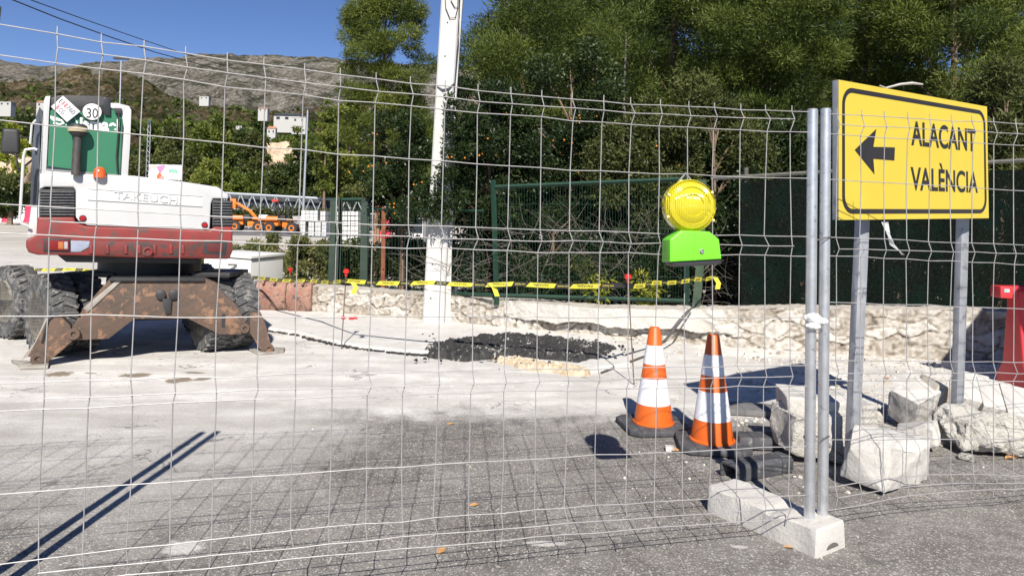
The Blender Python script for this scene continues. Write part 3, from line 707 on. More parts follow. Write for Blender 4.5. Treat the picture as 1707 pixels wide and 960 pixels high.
# ------------------------------------------------------------------ mesh fence
GALV = mat('galvanised_steel', (.52, .53, .55), (.68, .69, .70), 14, .38, .75, c3=(.35, .36, .38), s3=25, t3=.62, bstr=.08, bscale=80)
WIRE = mat('galvanised_wire', (.31, .30, .295), (.42, .405, .395), 20, .55, .3, bstr=0)
CONC = mat('pale_concrete', (.45, .43, .395), (.56, .535, .495), 5, .92, c3=(.36, .34, .30), s3=11, t3=.64, bstr=.6, bscale=45, bdist=.012)
A1 = G(1317, 862); 
def dirpt(px, D): q = AY(px, 500, D); return Vector((q.x, D, 0))
WR = dirpt(1317, 3.46); WL = dirpt(79, 2.57)
pdir = (WR-WL); step = pdir/22; pdir.normalize(); pn = Vector((pdir.y, -pdir.x, 0)); kd = (pn*.8+pdir*.45).normalized()
rowsL = [56, 80, 105, 210, 345, 369, 392, 527, 636, 662, 681, 817, 930, 950, 972]
rowsM = [142, 161, 180, 267, 376, 395, 414, 528, 619, 640, 656, 774, 864, 889, 911]
rowsR = [186, 199, 220, 297, 394, 410, 427, 529, 609, 626, 643, 744, 825, 845, 862]
def zrow(px, py, P0, n): return PL(px, py, P0, n).z
zL = [zrow(77, y, WL, pn) for y in rowsL]; zR = [zrow(1317, y, WL, pn) for y in rowsR]; zM = [zrow(705, y, WL, pn) for y in rowsM]
uM = (PL(705, 500, WL, pn)-WL).dot(pdir)/step.length
def q3(k, r):
    a_, b_, c_ = zL[r], zM[r], zR[r]; x = k
    return a_*(x-uM)*(x-22)/((0-uM)*(0-22)) + b_*(x)*(x-22)/(uM*(uM-22)) + c_*x*(x-uM)/(22*(22-uM))
KINK = (1, 5, 9, 13)
def fence_panel(label, k0, k1, base, zf, step_, pd, kd_, posts, ext, rowjit=.004):
    t = thing('mesh_fence', label, 'mesh fence', tuple(posts[0]), 'portable wire mesh fence panels')
    mb = MB(); nr = 15
    for k in range(k0, k1+1):
        P = base+step_*k; path = []
        j = [Vector((float(rng.normal(0, .003)), 0, 0)) for _ in range(nr)]
        path.append(P+Vector((0, 0, zf(k, 0)+.028))+j[0])
        for r in range(nr):
            path.append(P+Vector((0, 0, zf(k, r)))+(kd_*.014 if r in KINK else Vector((0, 0, 0)))+j[r])
        path.append(P+Vector((0, 0, zf(k, nr-1)-.03))+j[-1]-kd_*.004)
        mb.tube(path, .0022, 6)
    ks = [ext[0]]+list(range(k0, k1+1))+[ext[1]]
    for r in range(nr):
        path = []
        for k in ks:
            zz = zf(k, r)+(float(rng.normal(0, rowjit*.6)) if k0 < k < k1 else 0); end = r in KINK and k in ext and ((k0 == 0 and k == ext[0]) or (k1 == 22 and k == ext[1]))
            if end: continue
            path.append(base+step_*k+Vector((0, 0, zz))+pn*.004+(kd_*.014 if r in KINK else Vector((0, 0, 0))))
        mb.tube(path, .0022, 6)
    mb.build('wire_mesh', WIRE, t, smooth=True)
    for (P, z0, z1, lean) in posts[1:]:
        p = MB(); a_ = Vector((P.x, P.y, z0)); b_ = Vector((P.x+lean, P.y, z1))
        p.tube([a_, a_.lerp(b_, .3), a_.lerp(b_, .7), b_], .0245, 20)
        po = p.build('post', GALV, t, smooth=True)
        p = MB(); d = (b_-a_).normalized(); p.tube([b_-d*.002, b_+d*.004], .0225, 20); p.build('post_cap', mat('dark_cap', (.2, .2, .21)), po)
    return t
Pp1 = dirpt(1352, 3.49); Pp2 = dirpt(1374, 3.535)
kend = (Pp1-WL).dot(pdir)/step.length
# left end post, just outside the frame; its shadow tip falls near (372, 708)
g1 = G(358, 708); kl = None
PLP = Vector((g1.x-sd.x/sd.y*2.42+.0, g1.y-2.42, 0))
kl = (PLP-WL).dot(pdir)/step.length; PLP = WL+pdir*(kl*step.length)
zt1 = 2.15
lean = .20
P_left = Vector((PLP.x-lean, PLP.y, 0))
fence_panel('long bent wire mesh panel left of the steel posts, the warning lamp hung on it', int(math.ceil(kl))+1, 22, WL, q3, step, pdir, kd,
            [(P_left.x, P_left.y, 0), (P_left, .05, zt1+.03, lean), (Pp1, .055, zrow(1352, 183, Pp1, pn), .0)], (kl, kend))
# right panel
Q0 = dirpt(1394, 3.56); Q1 = dirpt(1690, 3.87); qd = Q1-Q0; nq = qd.length/.1385; qs = qd/nq; qd.normalize(); qn = Vector((qd.y, -qd.x, 0))
ra = [191, 208, 224, 300, 396, 415, 427, 504, 600, 621, 633, 732, 810, 827, 848]
rb = [206, 224, 242, 317, 408, 423, 440, 514, 604, 621, 635, 731, 792, 804, 815]
za = [zrow(1394, y, Q0, qn) for y in ra]; zb = [zrow(1690, y, Q0, qn) for y in rb]
def q2(k, r):
    f = k/nq; z = za[r]*(1-f)+zb[r]*f
    if r >= 12: z += .028*math.sin(min(max(f, 0), 1)*math.pi)
    return z
kp = (Pp2-Q0).dot(qd)/qs.length
P3 = Q0+qs*24.5
fence_panel('wire mesh panel in front of the yellow sign, its bottom edge bent up', 0, 24, Q0, q2, qs, qd, (qn*.8+qd*.3).normalized(), [(Pp2.x, Pp2.y, 0), (Pp2, .055, zrow(1373, 182, Pp2, qn), 0), (P3, .05, 2.05, 0)], (kp, 24.5))
# neighbour panel to the left, outside the frame: only its post and shadow reach the picture
PLQ = P_left-pdir*.095
S0 = Vector((PLQ.x, PLQ.y, 0))
fence_panel('wire mesh panel beyond the left edge, its post throwing the left long shadow', 1, 20, S0, lambda k, r: zL[r]+.0*k, -step, -pdir, kd, [(S0.x, S0.y, 0), (S0, .05, zt1+.03, lean)], (.02, 21))
# wire ties between posts
def tie(px, py, D, lab):
    mb = MB(); c = (Pp1+Pp2)/2; z = zrow(px, py, Pp1, pn); path = []
    for k in range(21):
        a_ = 2*math.pi*k/20; path.append(Vector((c.x, c.y, z))+pdir*.068*math.cos(a_)+pn*.031*math.sin(a_)+Vector((0, 0, .008*math.sin(a_*2))))
    mb.tube(path, .003, 6); tag(mb.build('binding_wire', mat('dark_wire', (.16, .15, .15), rough=.5, metal=.6)), lab, 'wire', 'binding wires round the posts')
tie(1362, 398, 0, 'binding wire round the two steel posts at lamp height'); tie(1362, 730, 0, 'binding wire round the two steel posts near their foot')
def ball_noise(mb_name, m, parts, lab, cat, bump_=.3, sub=3):
    bm = bmesh.new(); o3 = parts[0][0]
    for (c, r) in parts:
        q = bmesh.ops.create_icosphere(bm, subdivisions=sub, radius=1.0); 
        co = np.array([v.co[:] for v in q['verts']]); n = fbm(co*2.2+np.array(c)*5, 3, 4)
        for v, k in zip(q['verts'], n):
            v.co = Vector((v.co.x*r[0], v.co.y*r[1], v.co.z*r[2]))*(1-bump_+2*bump_*k)+Vector(c)-Vector(o3)
    me = bpy.data.meshes.new(mb_name); bm.to_mesh(me); bm.free()
    me.polygons.foreach_set('use_smooth', [True]*len(me.polygons))
    return tag(link(mb_name, me, m, None, Vector(o3)), lab, cat)
z = zrow(1352, 530, Pp1, pn); c = Pp1+Vector((0, 0, z))+pn*.01
ball_noise('tied_rag', mat('white_rag', (.72, .71, .69), (.8, .8, .79), 10, .8, bstr=.5), [((c.x, c.y, z), (.036, .036, .03)), ((c.x-.005, c.y-.02, z-.035), (.03, .025, .02)), ((c.x+.035, c.y-.02, z-.01), (.028, .014, .018))], 'white rag knotted round the left steel post', 'rag', .5)

# ------------------------------------------------------------------ concrete foot
def block(name, lab, cat, near_r, near_l, far_l, h, m, m2=None):
    pass
FL, FR, BL = G(1362, 931), G(1432, 919), G(1176, 850)
ax_l = (BL-FL); Ln = ax_l.length; ax_l.normalize(); ax_w = Vector((-ax_l.y, ax_l.x, 0))*-1; W = .225
def foot():
    t = thing('concrete_block', 'long pale concrete foot block with a wavy top holding the two steel posts', 'concrete block', tuple(FL))
    nu, nv = 70, 14; V = []
    prof = []
    def top(u):
        z_ = .135
        for (a_, b_, d) in ((.0, .28, 0), (.28, .30, .035), (.30, .62, .02), (.62, .64, .05), (.64, 1.0, -.0)):
            pass
        z_ = .125-.014*math.exp(-((u-.40)/.05)**2)+.004*math.exp(-((u-.80)/.16)**2)
        return z_
    sec = [(-.52, 0), (-.52, .06), (-.50, .5), (-.485, .93), (-.455, 1.0), (-.3, 1.02), (-.1, 1.0), (.1, 1.01), (.3, 1.0), (.455, 1.0), (.485, .93), (.50, .5), (.52, .06), (.52, 0)]
    vs = []; us = [0, .004, .015]+[.03+.94*k/56 for k in range(57)]+[.985, .996, 1]
    for u in us:
        e = 1-.10*max(0, (abs(u-.5)-.48)/.02)**2
        ln = 1
        for (a_, b_) in sec:
            w2 = W*(1-.03*math.sin(u*14)) * (1-.05*max(0, (u-.93)/.07)**2)
            p = FL+ax_l*(u*Ln)+ax_w*(W/2)+ax_w*(a_*w2*e)+Vector((0, 0, b_*top(u)*(e if b_ > .5 else 1)))
            vs.append(p)
    co = np.array([v[:] for v in vs]); nn = fbm(co*14, 4, 3)-.5; n2 = fbm(co*50, 2, 6)-.5
    vs = [v+Vector((0, 0, float(a_*.012+b_*.005)))*(1 if v.z > .02 else 0)+ax_w*float(a_*.012) for v, a_, b_ in zip(vs, nn, n2)]
    ns = len(sec); fs = []
    for i in range(len(us)-1):
        for k in range(ns-1): fs.append((i*ns+k, i*ns+k+1, (i+1)*ns+k+1, (i+1)*ns+k))
    fs.append(tuple(range(ns-1, -1, -1))); fs.append(tuple((len(us)-1)*ns+k for k in range(ns)))
    MB().add(vs, fs).build('block', CONC, t, smooth=True, auto=32)
    s_ = MB(); p = FL+ax_l*-.003+ax_w*(W*.52)
    path = [p+ax_w*.045*math.cos(a_)+Vector((0, 0, .022+.022*math.sin(a_))) for a_ in np.linspace(0, math.pi, 9)]
    s_.prism(path, ax_l*.004); s_.build('handle_slot', mat('dark_recess', (.12, .11, .10)), t)
foot()

# ------------------------------------------------------------------ rocks / broken kerbs
def rock(name, lab, cat, c, size, rz=0, tilt=(0, 0), seed=1, rough=.02, m=None, cuts=5, sub=3, boxy=.8, group=None):
    r_ = random.Random(seed); bm = bmesh.new(); pts = []
    for i in (-1, 1):
        for j in (-1, 1):
            for k in (-1, 1):
                for q in range(2):
                    pts.append(Vector((i*r_.uniform(boxy, 1), j*r_.uniform(boxy, 1), k*r_.uniform(boxy, 1))))
    for _ in range(cuts): pts.append(Vector((r_.uniform(-1, 1), r_.uniform(-1, 1), r_.uniform(-1, 1))).normalized()*1.15)
    for p in pts: bm.verts.new((p.x*size[0]/2, p.y*size[1]/2, p.z*size[2]/2))
    h = bmesh.ops.convex_hull(bm, input=bm.verts)
    bmesh.ops.delete(bm, geom=[v for v in bm.verts if not v.link_faces], context='VERTS')
    bmesh.ops.bevel(bm, geom=list(bm.edges), offset=min(size)*.05, segments=2, profile=.6, affect='EDGES', clamp_overlap=True)
    bmesh.ops.triangulate(bm, faces=bm.faces)
    for _ in range(sub):
        ed = [e for e in bm.edges if e.calc_length() > min(size)*.09]
        if ed: bmesh.ops.subdivide_edges(bm, edges=ed, cuts=1, use_grid_fill=True); bmesh.ops.triangulate(bm, faces=bm.faces)
    R = Matrix.Rotation(rz, 3, 'Z') @ Matrix.Rotation(tilt[0], 3, 'X') @ Matrix.Rotation(tilt[1], 3, 'Y')
    bm.normal_update(); co = np.array([v.co[:] for v in bm.verts]); n = (fbm(co*9+seed*3, 4, seed)-.5)*2.2*rough+(fbm(co*40+seed, 3, seed+5)-.5)*rough*.8
    for v, k in zip(bm.verts, n): v.co = v.co+v.normal*float(k)
    for v in bm.verts: v.co = R @ v.co
    zmin = min(v.co.z for v in bm.verts); me = bpy.data.meshes.new(name); 
    cc = Vector(c)
    if cc.z <= 0.001: cc.z = -zmin-.006
    bm.to_mesh(me); bm.free(); me.polygons.foreach_set('use_smooth', [True]*len(me.polygons)); me.set_sharp_from_angle(angle=math.radians(38))
    return tag(link(name, me, m or CONC, None, cc), lab, cat, group)
def rk(x0, y0, x1, y1, D, depth, **kw):
    a_, b_ = at(x0, y1, D), at(x1, y0, D); c = at((x0+x1)/2, (y0+y1)/2, D); return c, (b_.x-a_.x, depth, b_.z-a_.z)
ROUGHC = mat('rough_broken_concrete', (.50, .475, .42), (.60, .575, .52), 8, .95, c3=(.40, .34, .25), s3=14, t3=.64, bstr=1.0, bscale=38, bdist=.03)
GRP = 'broken concrete lumps around the sign posts'
c, s_ = rk(1404, 706, 1552, 812, 4.32, .34); rock('concrete_lump', 'largest smooth pale concrete block, tilted on its corner in front of the left sign post', 'concrete lump', (c.x, c.y, 0), (s_[0]*1.0, .30, s_[2]*.8), .55, (.10, .12), 17, .014, group=GRP, cuts=9, boxy=.55)
c, s_ = rk(1300, 652, 1412, 718, 4.85, .3); rock('concrete_lump', 'smooth concrete block lying on top of another one behind the two steel posts', 'concrete lump', (c.x, c.y, c.z), (s_[0], .3, s_[2]), -.1, (.05, .04), 21, .012, group=GRP, cuts=5, boxy=.65)
c, s_ = rk(1298, 702, 1410, 774, 4.78, .30); rock('concrete_lump', 'jagged concrete lump carrying a smoother block behind the two steel posts', 'concrete lump', (c.x, c.y, 0), (s_[0], .34, s_[2]*1.05), .1, (0, .1), 31, .025, ROUGHC, group=GRP, boxy=.7)
c, s_ = rk(1484, 640, 1570, 716, 5.5, .3); rock('concrete_lump', 'angular pale block standing between the two sign posts', 'concrete lump', (c.x, c.y, 0), (s_[0]*.95, .26, s_[2]*.8), .5, (.25, -.3), 41, .012, group=GRP, cuts=6, boxy=.62)
c, s_ = rk(1528, 635, 1590, 690, 5.55, .2); rock('concrete_lump', 'small block with a brown broken end leaning on the right sign post', 'concrete lump', (c.x, c.y, c.z), (s_[0], .22, s_[2]*.9), .2, (.2, .5), 51, .01, mat('brown_broken_concrete', (.52, .49, .43), (.34, .28, .21), 5, .95, bstr=.6), group=GRP)
c, s_ = rk(1572, 682, 1707, 764, 4.98, .36); rock('concrete_lump', 'rough white rubble lump at the right in front of the right sign post', 'concrete lump', (c.x+.05, c.y, 0), (s_[0]*1.2, .34, s_[2]*.66), -.05, (.05, .08), 61, .05, ROUGHC, group=GRP, cuts=14, boxy=.45, sub=4)
c, s_ = rk(1405, 668, 1452, 712, 5.4, .2); rock('concrete_lump', 'small rough lump right behind the left sign post', 'concrete lump', (c.x, c.y, 0), (s_[0], .2, s_[2]), .3, (0, 0), 71, .01, ROUGHC, group=GRP)
c, s_ = rk(1505, 694, 1560, 742, 5.0, .2); rock('concrete_lump', 'thin pale wedge of concrete behind the largest block', 'concrete lump', (c.x, c.y, 0), (s_[0]*1.2, .2, s_[2]*.8), -.6, (.1, -.35), 81, .006, group=GRP, boxy=.5)
c, s_ = rk(1562, 672, 1612, 722, 5.35, .22); rock('concrete_lump', 'brownish lump at the foot of the right sign post', 'concrete lump', (c.x, c.y+.3, 0), (s_[0], .22, s_[2]), -.2, (0, 0), 91, .012, mat('tan_rock', (.42, .36, .27), (.5, .44, .35), 6, .95, bstr=.5), group=GRP)
rr_ = random.Random(77)
for k, (px, py) in enumerate(((1462, 700), (1478, 688), (1546, 700), (1560, 720), (1500, 722), (1452, 688), (1570, 668), (1430, 742), (1392, 745), (1566, 742), (1612, 766), (1535, 745))):
    g = G(px, py); w_ = rr_.uniform(.05, .12); rock('rubble_piece', ('small broken concrete piece lying among the big lumps, %s' % ('behind the largest one', 'between the two sign posts', 'left of the right sign post', 'at the right sign post foot', 'near the thin wedge', 'just behind the left sign post', 'under the small brown ended block', 'left of the largest block', 'beside the jagged stacked pair', 'right of the largest block', 'before the rough white lump', 'in the shade of the largest block')[k]), 'rubble piece', (g.x, g.y, 0), (w_*1.5, w_*1.1, w_*.8), rr_.uniform(0, 3), (0, 0), 100+k, .012, ROUGHC, cuts=6, sub=2, boxy=.5, group='small pieces among the lumps')
# three tilted kerb stones at the right
for k, (px, py, lab) in enumerate(((1622, 655, 'first tilted kerb stone, next to the right sign post'), (1660, 668, 'second tilted kerb stone, in the middle of the three'), (1700, 680, 'third tilted kerb stone, nearest the right edge'))):
    mb = MB(); c = at(px, py, 5.95-.1*k); X = Vector((.9, -.35, -.16)).normalized(); Z = Vector((.22, -.45, .8)).normalized(); Y = Z.cross(X).normalized(); Z = X.cross(Y)
    mb.box(c, (.25, .42, .13), (X, Y, Z)); tag(mb.build('kerb_stone', CONC, None, tuple(c), bevel=.015), lab, 'kerb stone', 'tilted kerb stones')
# scattered stones, leaves
def scatter():
    mb = MB(); r_ = random.Random(5)
    spots = [(1225, 1700, 575, 715, 1500, .005, .02), (1240, 1640, 590, 700, 120, .015, .04), (700, 1250, 540, 680, 330, .004, .014), (1040, 1500, 690, 830, 70, .004, .012), (500, 1700, 700, 950, 60, .003, .008), (760, 1240, 548, 600, 160, .008, .03), (420, 760, 530, 575, 80, .004, .014)]
    for (x0, x1, y0, y1, n, a_, b_) in spots:
        for _ in range(n):
            g = G(r_.uniform(x0, x1), r_.uniform(y0, y1)); s_ = r_.uniform(a_, b_)*r_.uniform(.6, 1.2)
            ang = r_.uniform(0, 3); X = Vector((math.cos(ang), math.sin(ang), r_.uniform(-.3, .3))).normalized(); Y = Vector((0, 0, 1)).cross(X).normalized(); Z = X.cross(Y)
            mb.box((g.x, g.y, s_*.3), (s_*2, s_*1.5, s_*1.1), (X, Y, Z), tone=r_.uniform(.35, .95), taper=r_.uniform(.3, .8))
    tag(mb.build('gravel', tonemat('pebble', [(0, (.2, .17, .13)), (.5, (.40, .36, .30)), (1, (.62, .59, .54))]), bevel=.0), 'loose gravel and chips strewn over the dusty ground', 'gravel', kind='stuff')
scatter()
def dryleaf(px, py, s_, lab, rz=.3):
    g = G(px, py); mb = MB(); X = Vector((math.cos(rz), math.sin(rz), .1)); Y = Vector((-math.sin(rz), math.cos(rz), .15)); prof = [(-1, 0, 0), (-.5, .35, .2), (0, .5, .3), (.5, .38, .15), (1, 0, .05), (.5, -.4, .3), (0, -.55, .35), (-.5, -.3, .25)]
    c = Vector((g.x, g.y, .004)); top_ = [c+X*(a_*s_)+Y*(b_*s_)+Vector((0, 0, h*s_*.6)) for a_, b_, h in prof]
    cc = c+Vector((0, 0, s_*.02)); vs = top_+[cc]; fs = [(i, (i+1) % 8, 8) for i in range(8)]
    mb.add(vs, fs); tag(mb.build('dry_leaf', mat('dry_brown_leaf', (.36, .18, .07), (.50, .30, .13), 30, .8, bstr=0), None, tuple(c)), lab, 'leaf', 'fallen dry leaves')
dryleaf(750, 708, .035, 'dry leaf lying alone on the asphalt in the middle'); dryleaf(1124, 752, .05, 'dry curled leaf between the two cones', -.5); dryleaf(1316, 913, .03, 'dry leaf at the front foot of the long concrete block', -.4)
dryleaf(1685, 764, .05, 'dry leaf by the rough white lump at the right', .2); dryleaf(1290, 785, .05, 'strip of dry leaf on the hollow rubber kerb', .1); dryleaf(790, 843, .03, 'small dry leaf on the asphalt near the bottom wires'); dryleaf(735, 920, .035, 'torn dry leaf at the bottom edge of the mesh', 1.2); dryleaf(1478, 631, .04, 'yellow dry leaf on the gravel between the sign posts', .1)
c, s_ = rk(1108, 732, 1124, 743, 4.85, .05); rock('pebble', 'small white stone between the two cones', 'stone', (c.x, c.y, 0), (.06, .05, .04), seed=8, rough=.004)
# black asphalt heap with sandy patch
def poly_patch(name, lab, cat, poly, h, m, tone_f, step=.009, seed=3, fr=22, edge=.06, base=0):
    P = np.array([[G(x, y).x, G(x, y).y] for x, y in poly]); xs = np.arange(P[:, 0].min()-.1, P[:, 0].max()+.1, step); ys = np.arange(P[:, 1].min()-.1, P[:, 1].max()+.1, step)
    XX, YY = np.meshgrid(xs, ys); X, Y = XX.ravel(), YY.ravel(); d = np.full(X.shape, 9.); ins = np.zeros(X.shape, bool); n = len(P)
    wx = X+(fbm(np.stack([X*6, Y*6], 1), 3, seed)-.5)*.16; wy = Y+(fbm(np.stack([X*6+9, Y*6], 1), 3, seed+1)-.5)*.16
    for i in range(n):
        a_, b_ = P[i], P[i-1]; ab = b_-a_; tt = np.clip(((wx-a_[0])*ab[0]+(wy-a_[1])*ab[1])/(ab@ab), 0, 1)
        d = np.minimum(d, np.hypot(wx-a_[0]-ab[0]*tt, wy-a_[1]-ab[1]*tt)); c_ = ((a_[1] > wy) != (b_[1] > wy)) & (wx < (b_[0]-a_[0])*(wy-a_[1])/(b_[1]-a_[1]+1e-12)+a_[0]); ins ^= c_
    s_ = np.where(ins, d, -d); k = np.clip(s_/edge, -.6, 1)
    q = fbm(np.stack([X*fr, Y*fr], 1), 4, seed+3, .6); rg = np.abs(fbm(np.stack([X*fr*.5, Y*fr*.5], 1), 4, seed+6)-.5)*2
    Z = k*h*(.25+1.5*q*(1-rg))+base*np.clip(k*2, -.3, 1)-.004; keep_v = s_ > -.05
    a_ = len(xs); i = (np.arange(len(ys)-1)[:, None]*a_+np.arange(a_-1)[None]).ravel(); i = i[keep_v[i]]
    Fq = np.stack([i, i+1, i+1+a_, i+a_], 1); tn = tone_f(q[i], rg[i], X[i], Y[i])
    o = npmesh(name, np.stack([X, Y, Z], 1), Fq, tn, m); return tag(o, lab, cat, kind='stuff')
def heap():
    def tf(q, r, x, y):
        w = fbm(np.stack([x*7, y*7], 1), 3, 50); f = fbm(np.stack([x*60, y*60], 1), 3, 51)
        return np.where((w > .63) & (f > .6), .8, np.clip(q*.9-.1+(f-.5)*.6, 0, .62)+np.where(f > .8, .25, 0))
    poly_patch('asphalt_rubble', 'heap of torn up black asphalt by the wall in the middle of the picture', 'rubble', [(700, 588), (740, 578), (800, 566), (870, 566), (950, 573), (1032, 589), (1010, 602), (965, 612), (900, 606), (830, 600), (770, 603), (725, 598)], .055, ASPH, tf, base=.040)
    sand = tonemat('sandstone_chips', [(0, (.34, .25, .15)), (1, (.62, .54, .41))])
    poly_patch('sandy_rubble', 'patch of sandy stone chips along the front of the black asphalt heap', 'rubble', [(818, 601), (870, 602), (950, 612), (988, 622), (975, 630), (930, 625), (860, 615)], .045, sand, lambda q, r, x, y: np.clip(q*1.2-.1, 0, 1), seed=31, fr=30, base=.016)
    mb = MB(); r_ = random.Random(9)
    for _ in range(260):
        x, y = r_.gauss(870, 95), r_.gauss(588, 13)
        if not (690 < x < 1060 and 560 < y < 625): continue
        g = G(x, y); s_ = r_.uniform(.005, .02); ang = r_.uniform(0, 3); X = Vector((math.cos(ang), math.sin(ang), r_.uniform(-.6, .6))).normalized(); Y = Vector((0, 0, 1)).cross(X).normalized(); Z = X.cross(Y)
        mb.box((g.x, g.y, .03+s_), (s_*2, s_*1.4, s_*1.2), (X, Y, Z), tone=r_.uniform(0, .6), taper=r_.uniform(.4, .9))
    tag(mb.build('asphalt_chips', ASPH), 'loose black asphalt chips scattered around the torn up heap', 'rubble', kind='stuff')
heap()

# ------------------------------------------------------------------ traffic cones
ORNG = mat('cone_orange', (.66, .12, .012), (.58, .10, .010), 8, .42, c3=(.45, .2, .08), s3=20, t3=.68, bstr=.05)
REFL = mat('cone_reflective_white', (.72, .73, .76), (.84, .85, .87), 18, .4, c3=(.5, .5, .52), s3=35, t3=.62, bstr=.05)
RUB = mat('dark_rubber', (.045, .045, .05), (.085, .085, .09), 10, .75, c3=(.2, .19, .18), s3=20, t3=.62, bstr=.3)
def cone(px, py, topy, lab, rz):
    g = G(px, py-8); D = g.y; H = (at(px, topy, D).z); t = thing('traffic_cone', lab, 'traffic cone', (g.x, g.y, 0), 'orange and white traffic cones')
    z0 = .042; R0, R1 = .137, .038; Hc = H-z0
    rad = lambda f: R0+(R1-R0)*f
    mb = MB(); q = []
    n8 = [(-.23, -.17), (-.17, -.23), (.17, -.23), (.23, -.17), (.23, .17), (.17, .23), (-.17, .23), (-.23, .17)]
    cs, sn = math.cos(rz), math.sin(rz); P = [Vector((g.x+a_*cs-b_*sn, g.y+a_*sn+b_*cs, .004)) for a_, b_ in n8]
    mb.prism(P, (0, 0, z0)); mb.build('base_plate', RUB, t, bevel=.012)
    mb = MB(); mb.lathe([(R0+.012, z0), (R0+.012, z0+.012), (R0, z0+.02), (rad(.985), z0+Hc*.985), (R1-.006, H), (R1-.012, H), (R1-.014, H-.04)], (g.x, g.y, 0), n=40); mb.build('cone_body', ORNG, t, smooth=True)
    for (a_, b_) in ((.205, .475), (.62, .815)):
        mb = MB(); mb.lathe([(rad(a_)+.0, z0+Hc*a_), (rad(a_)+.003, z0+Hc*a_+.002), (rad(b_)+.003, z0+Hc*b_-.002), (rad(b_), z0+Hc*b_)], (g.x, g.y, 0), n=40); mb.build('reflective_band', REFL, t, smooth=True)
    return t
cone(1089, 722, 545, 'left traffic cone, fully sunlit, with scuffed white bands', .15)
cone(1187, 752, 557, 'right traffic cone, striped by the shadow of the steel posts', -.12)
def channel():
    a_, b_ = G(1218, 800), G(1312, 782); d = (b_-a_); L_ = d.length; X = d.normalized(); Y = Vector((-X.y, X.x, 0)); t = thing('rubber_kerb', 'hollow dark rubber kerb lying on the asphalt right of the cones', 'rubber kerb', tuple(a_))
    mb = MB()
    prof = [(-.05, 0), (-.05, .07), (-.03, .09), (.07, .09), (.09, .07), (.09, 0), (.075, 0), (.075, .065), (.065, .075), (-.025, .075), (-.035, .065), (-.035, 0)]
    mb.prism([a_+Y*p+Vector((0, 0, q)) for p, q in prof], X*L_); mb.build('body', RUB, t, bevel=.003)
    g = G(1262, 745); mb = MB(); mb.box((g.x, g.y, .045), (.30, .17, .08), taper=.9); tag(mb.build('rubber_block', RUB, None, tuple(g), bevel=.012), 'dark rubber block on the ground behind the right cone', 'rubber block')
    g = G(1275, 690); c = Vector((g.x, g.y, .03)); mb = MB(); mb.box(c, (.75, .26, .045), (Vector((.97, -.2, 0)).normalized(), Vector((.2, .97, 0)).normalized(), Vector((0, 0, 1)))); tag(mb.build('rubber_mat', mat('grey_rubber', (.12, .12, .12), (.2, .19, .18), 6, .9), None, tuple(c), bevel=.01), 'flat grey rubber plate behind the right cone', 'rubber plate')
channel()
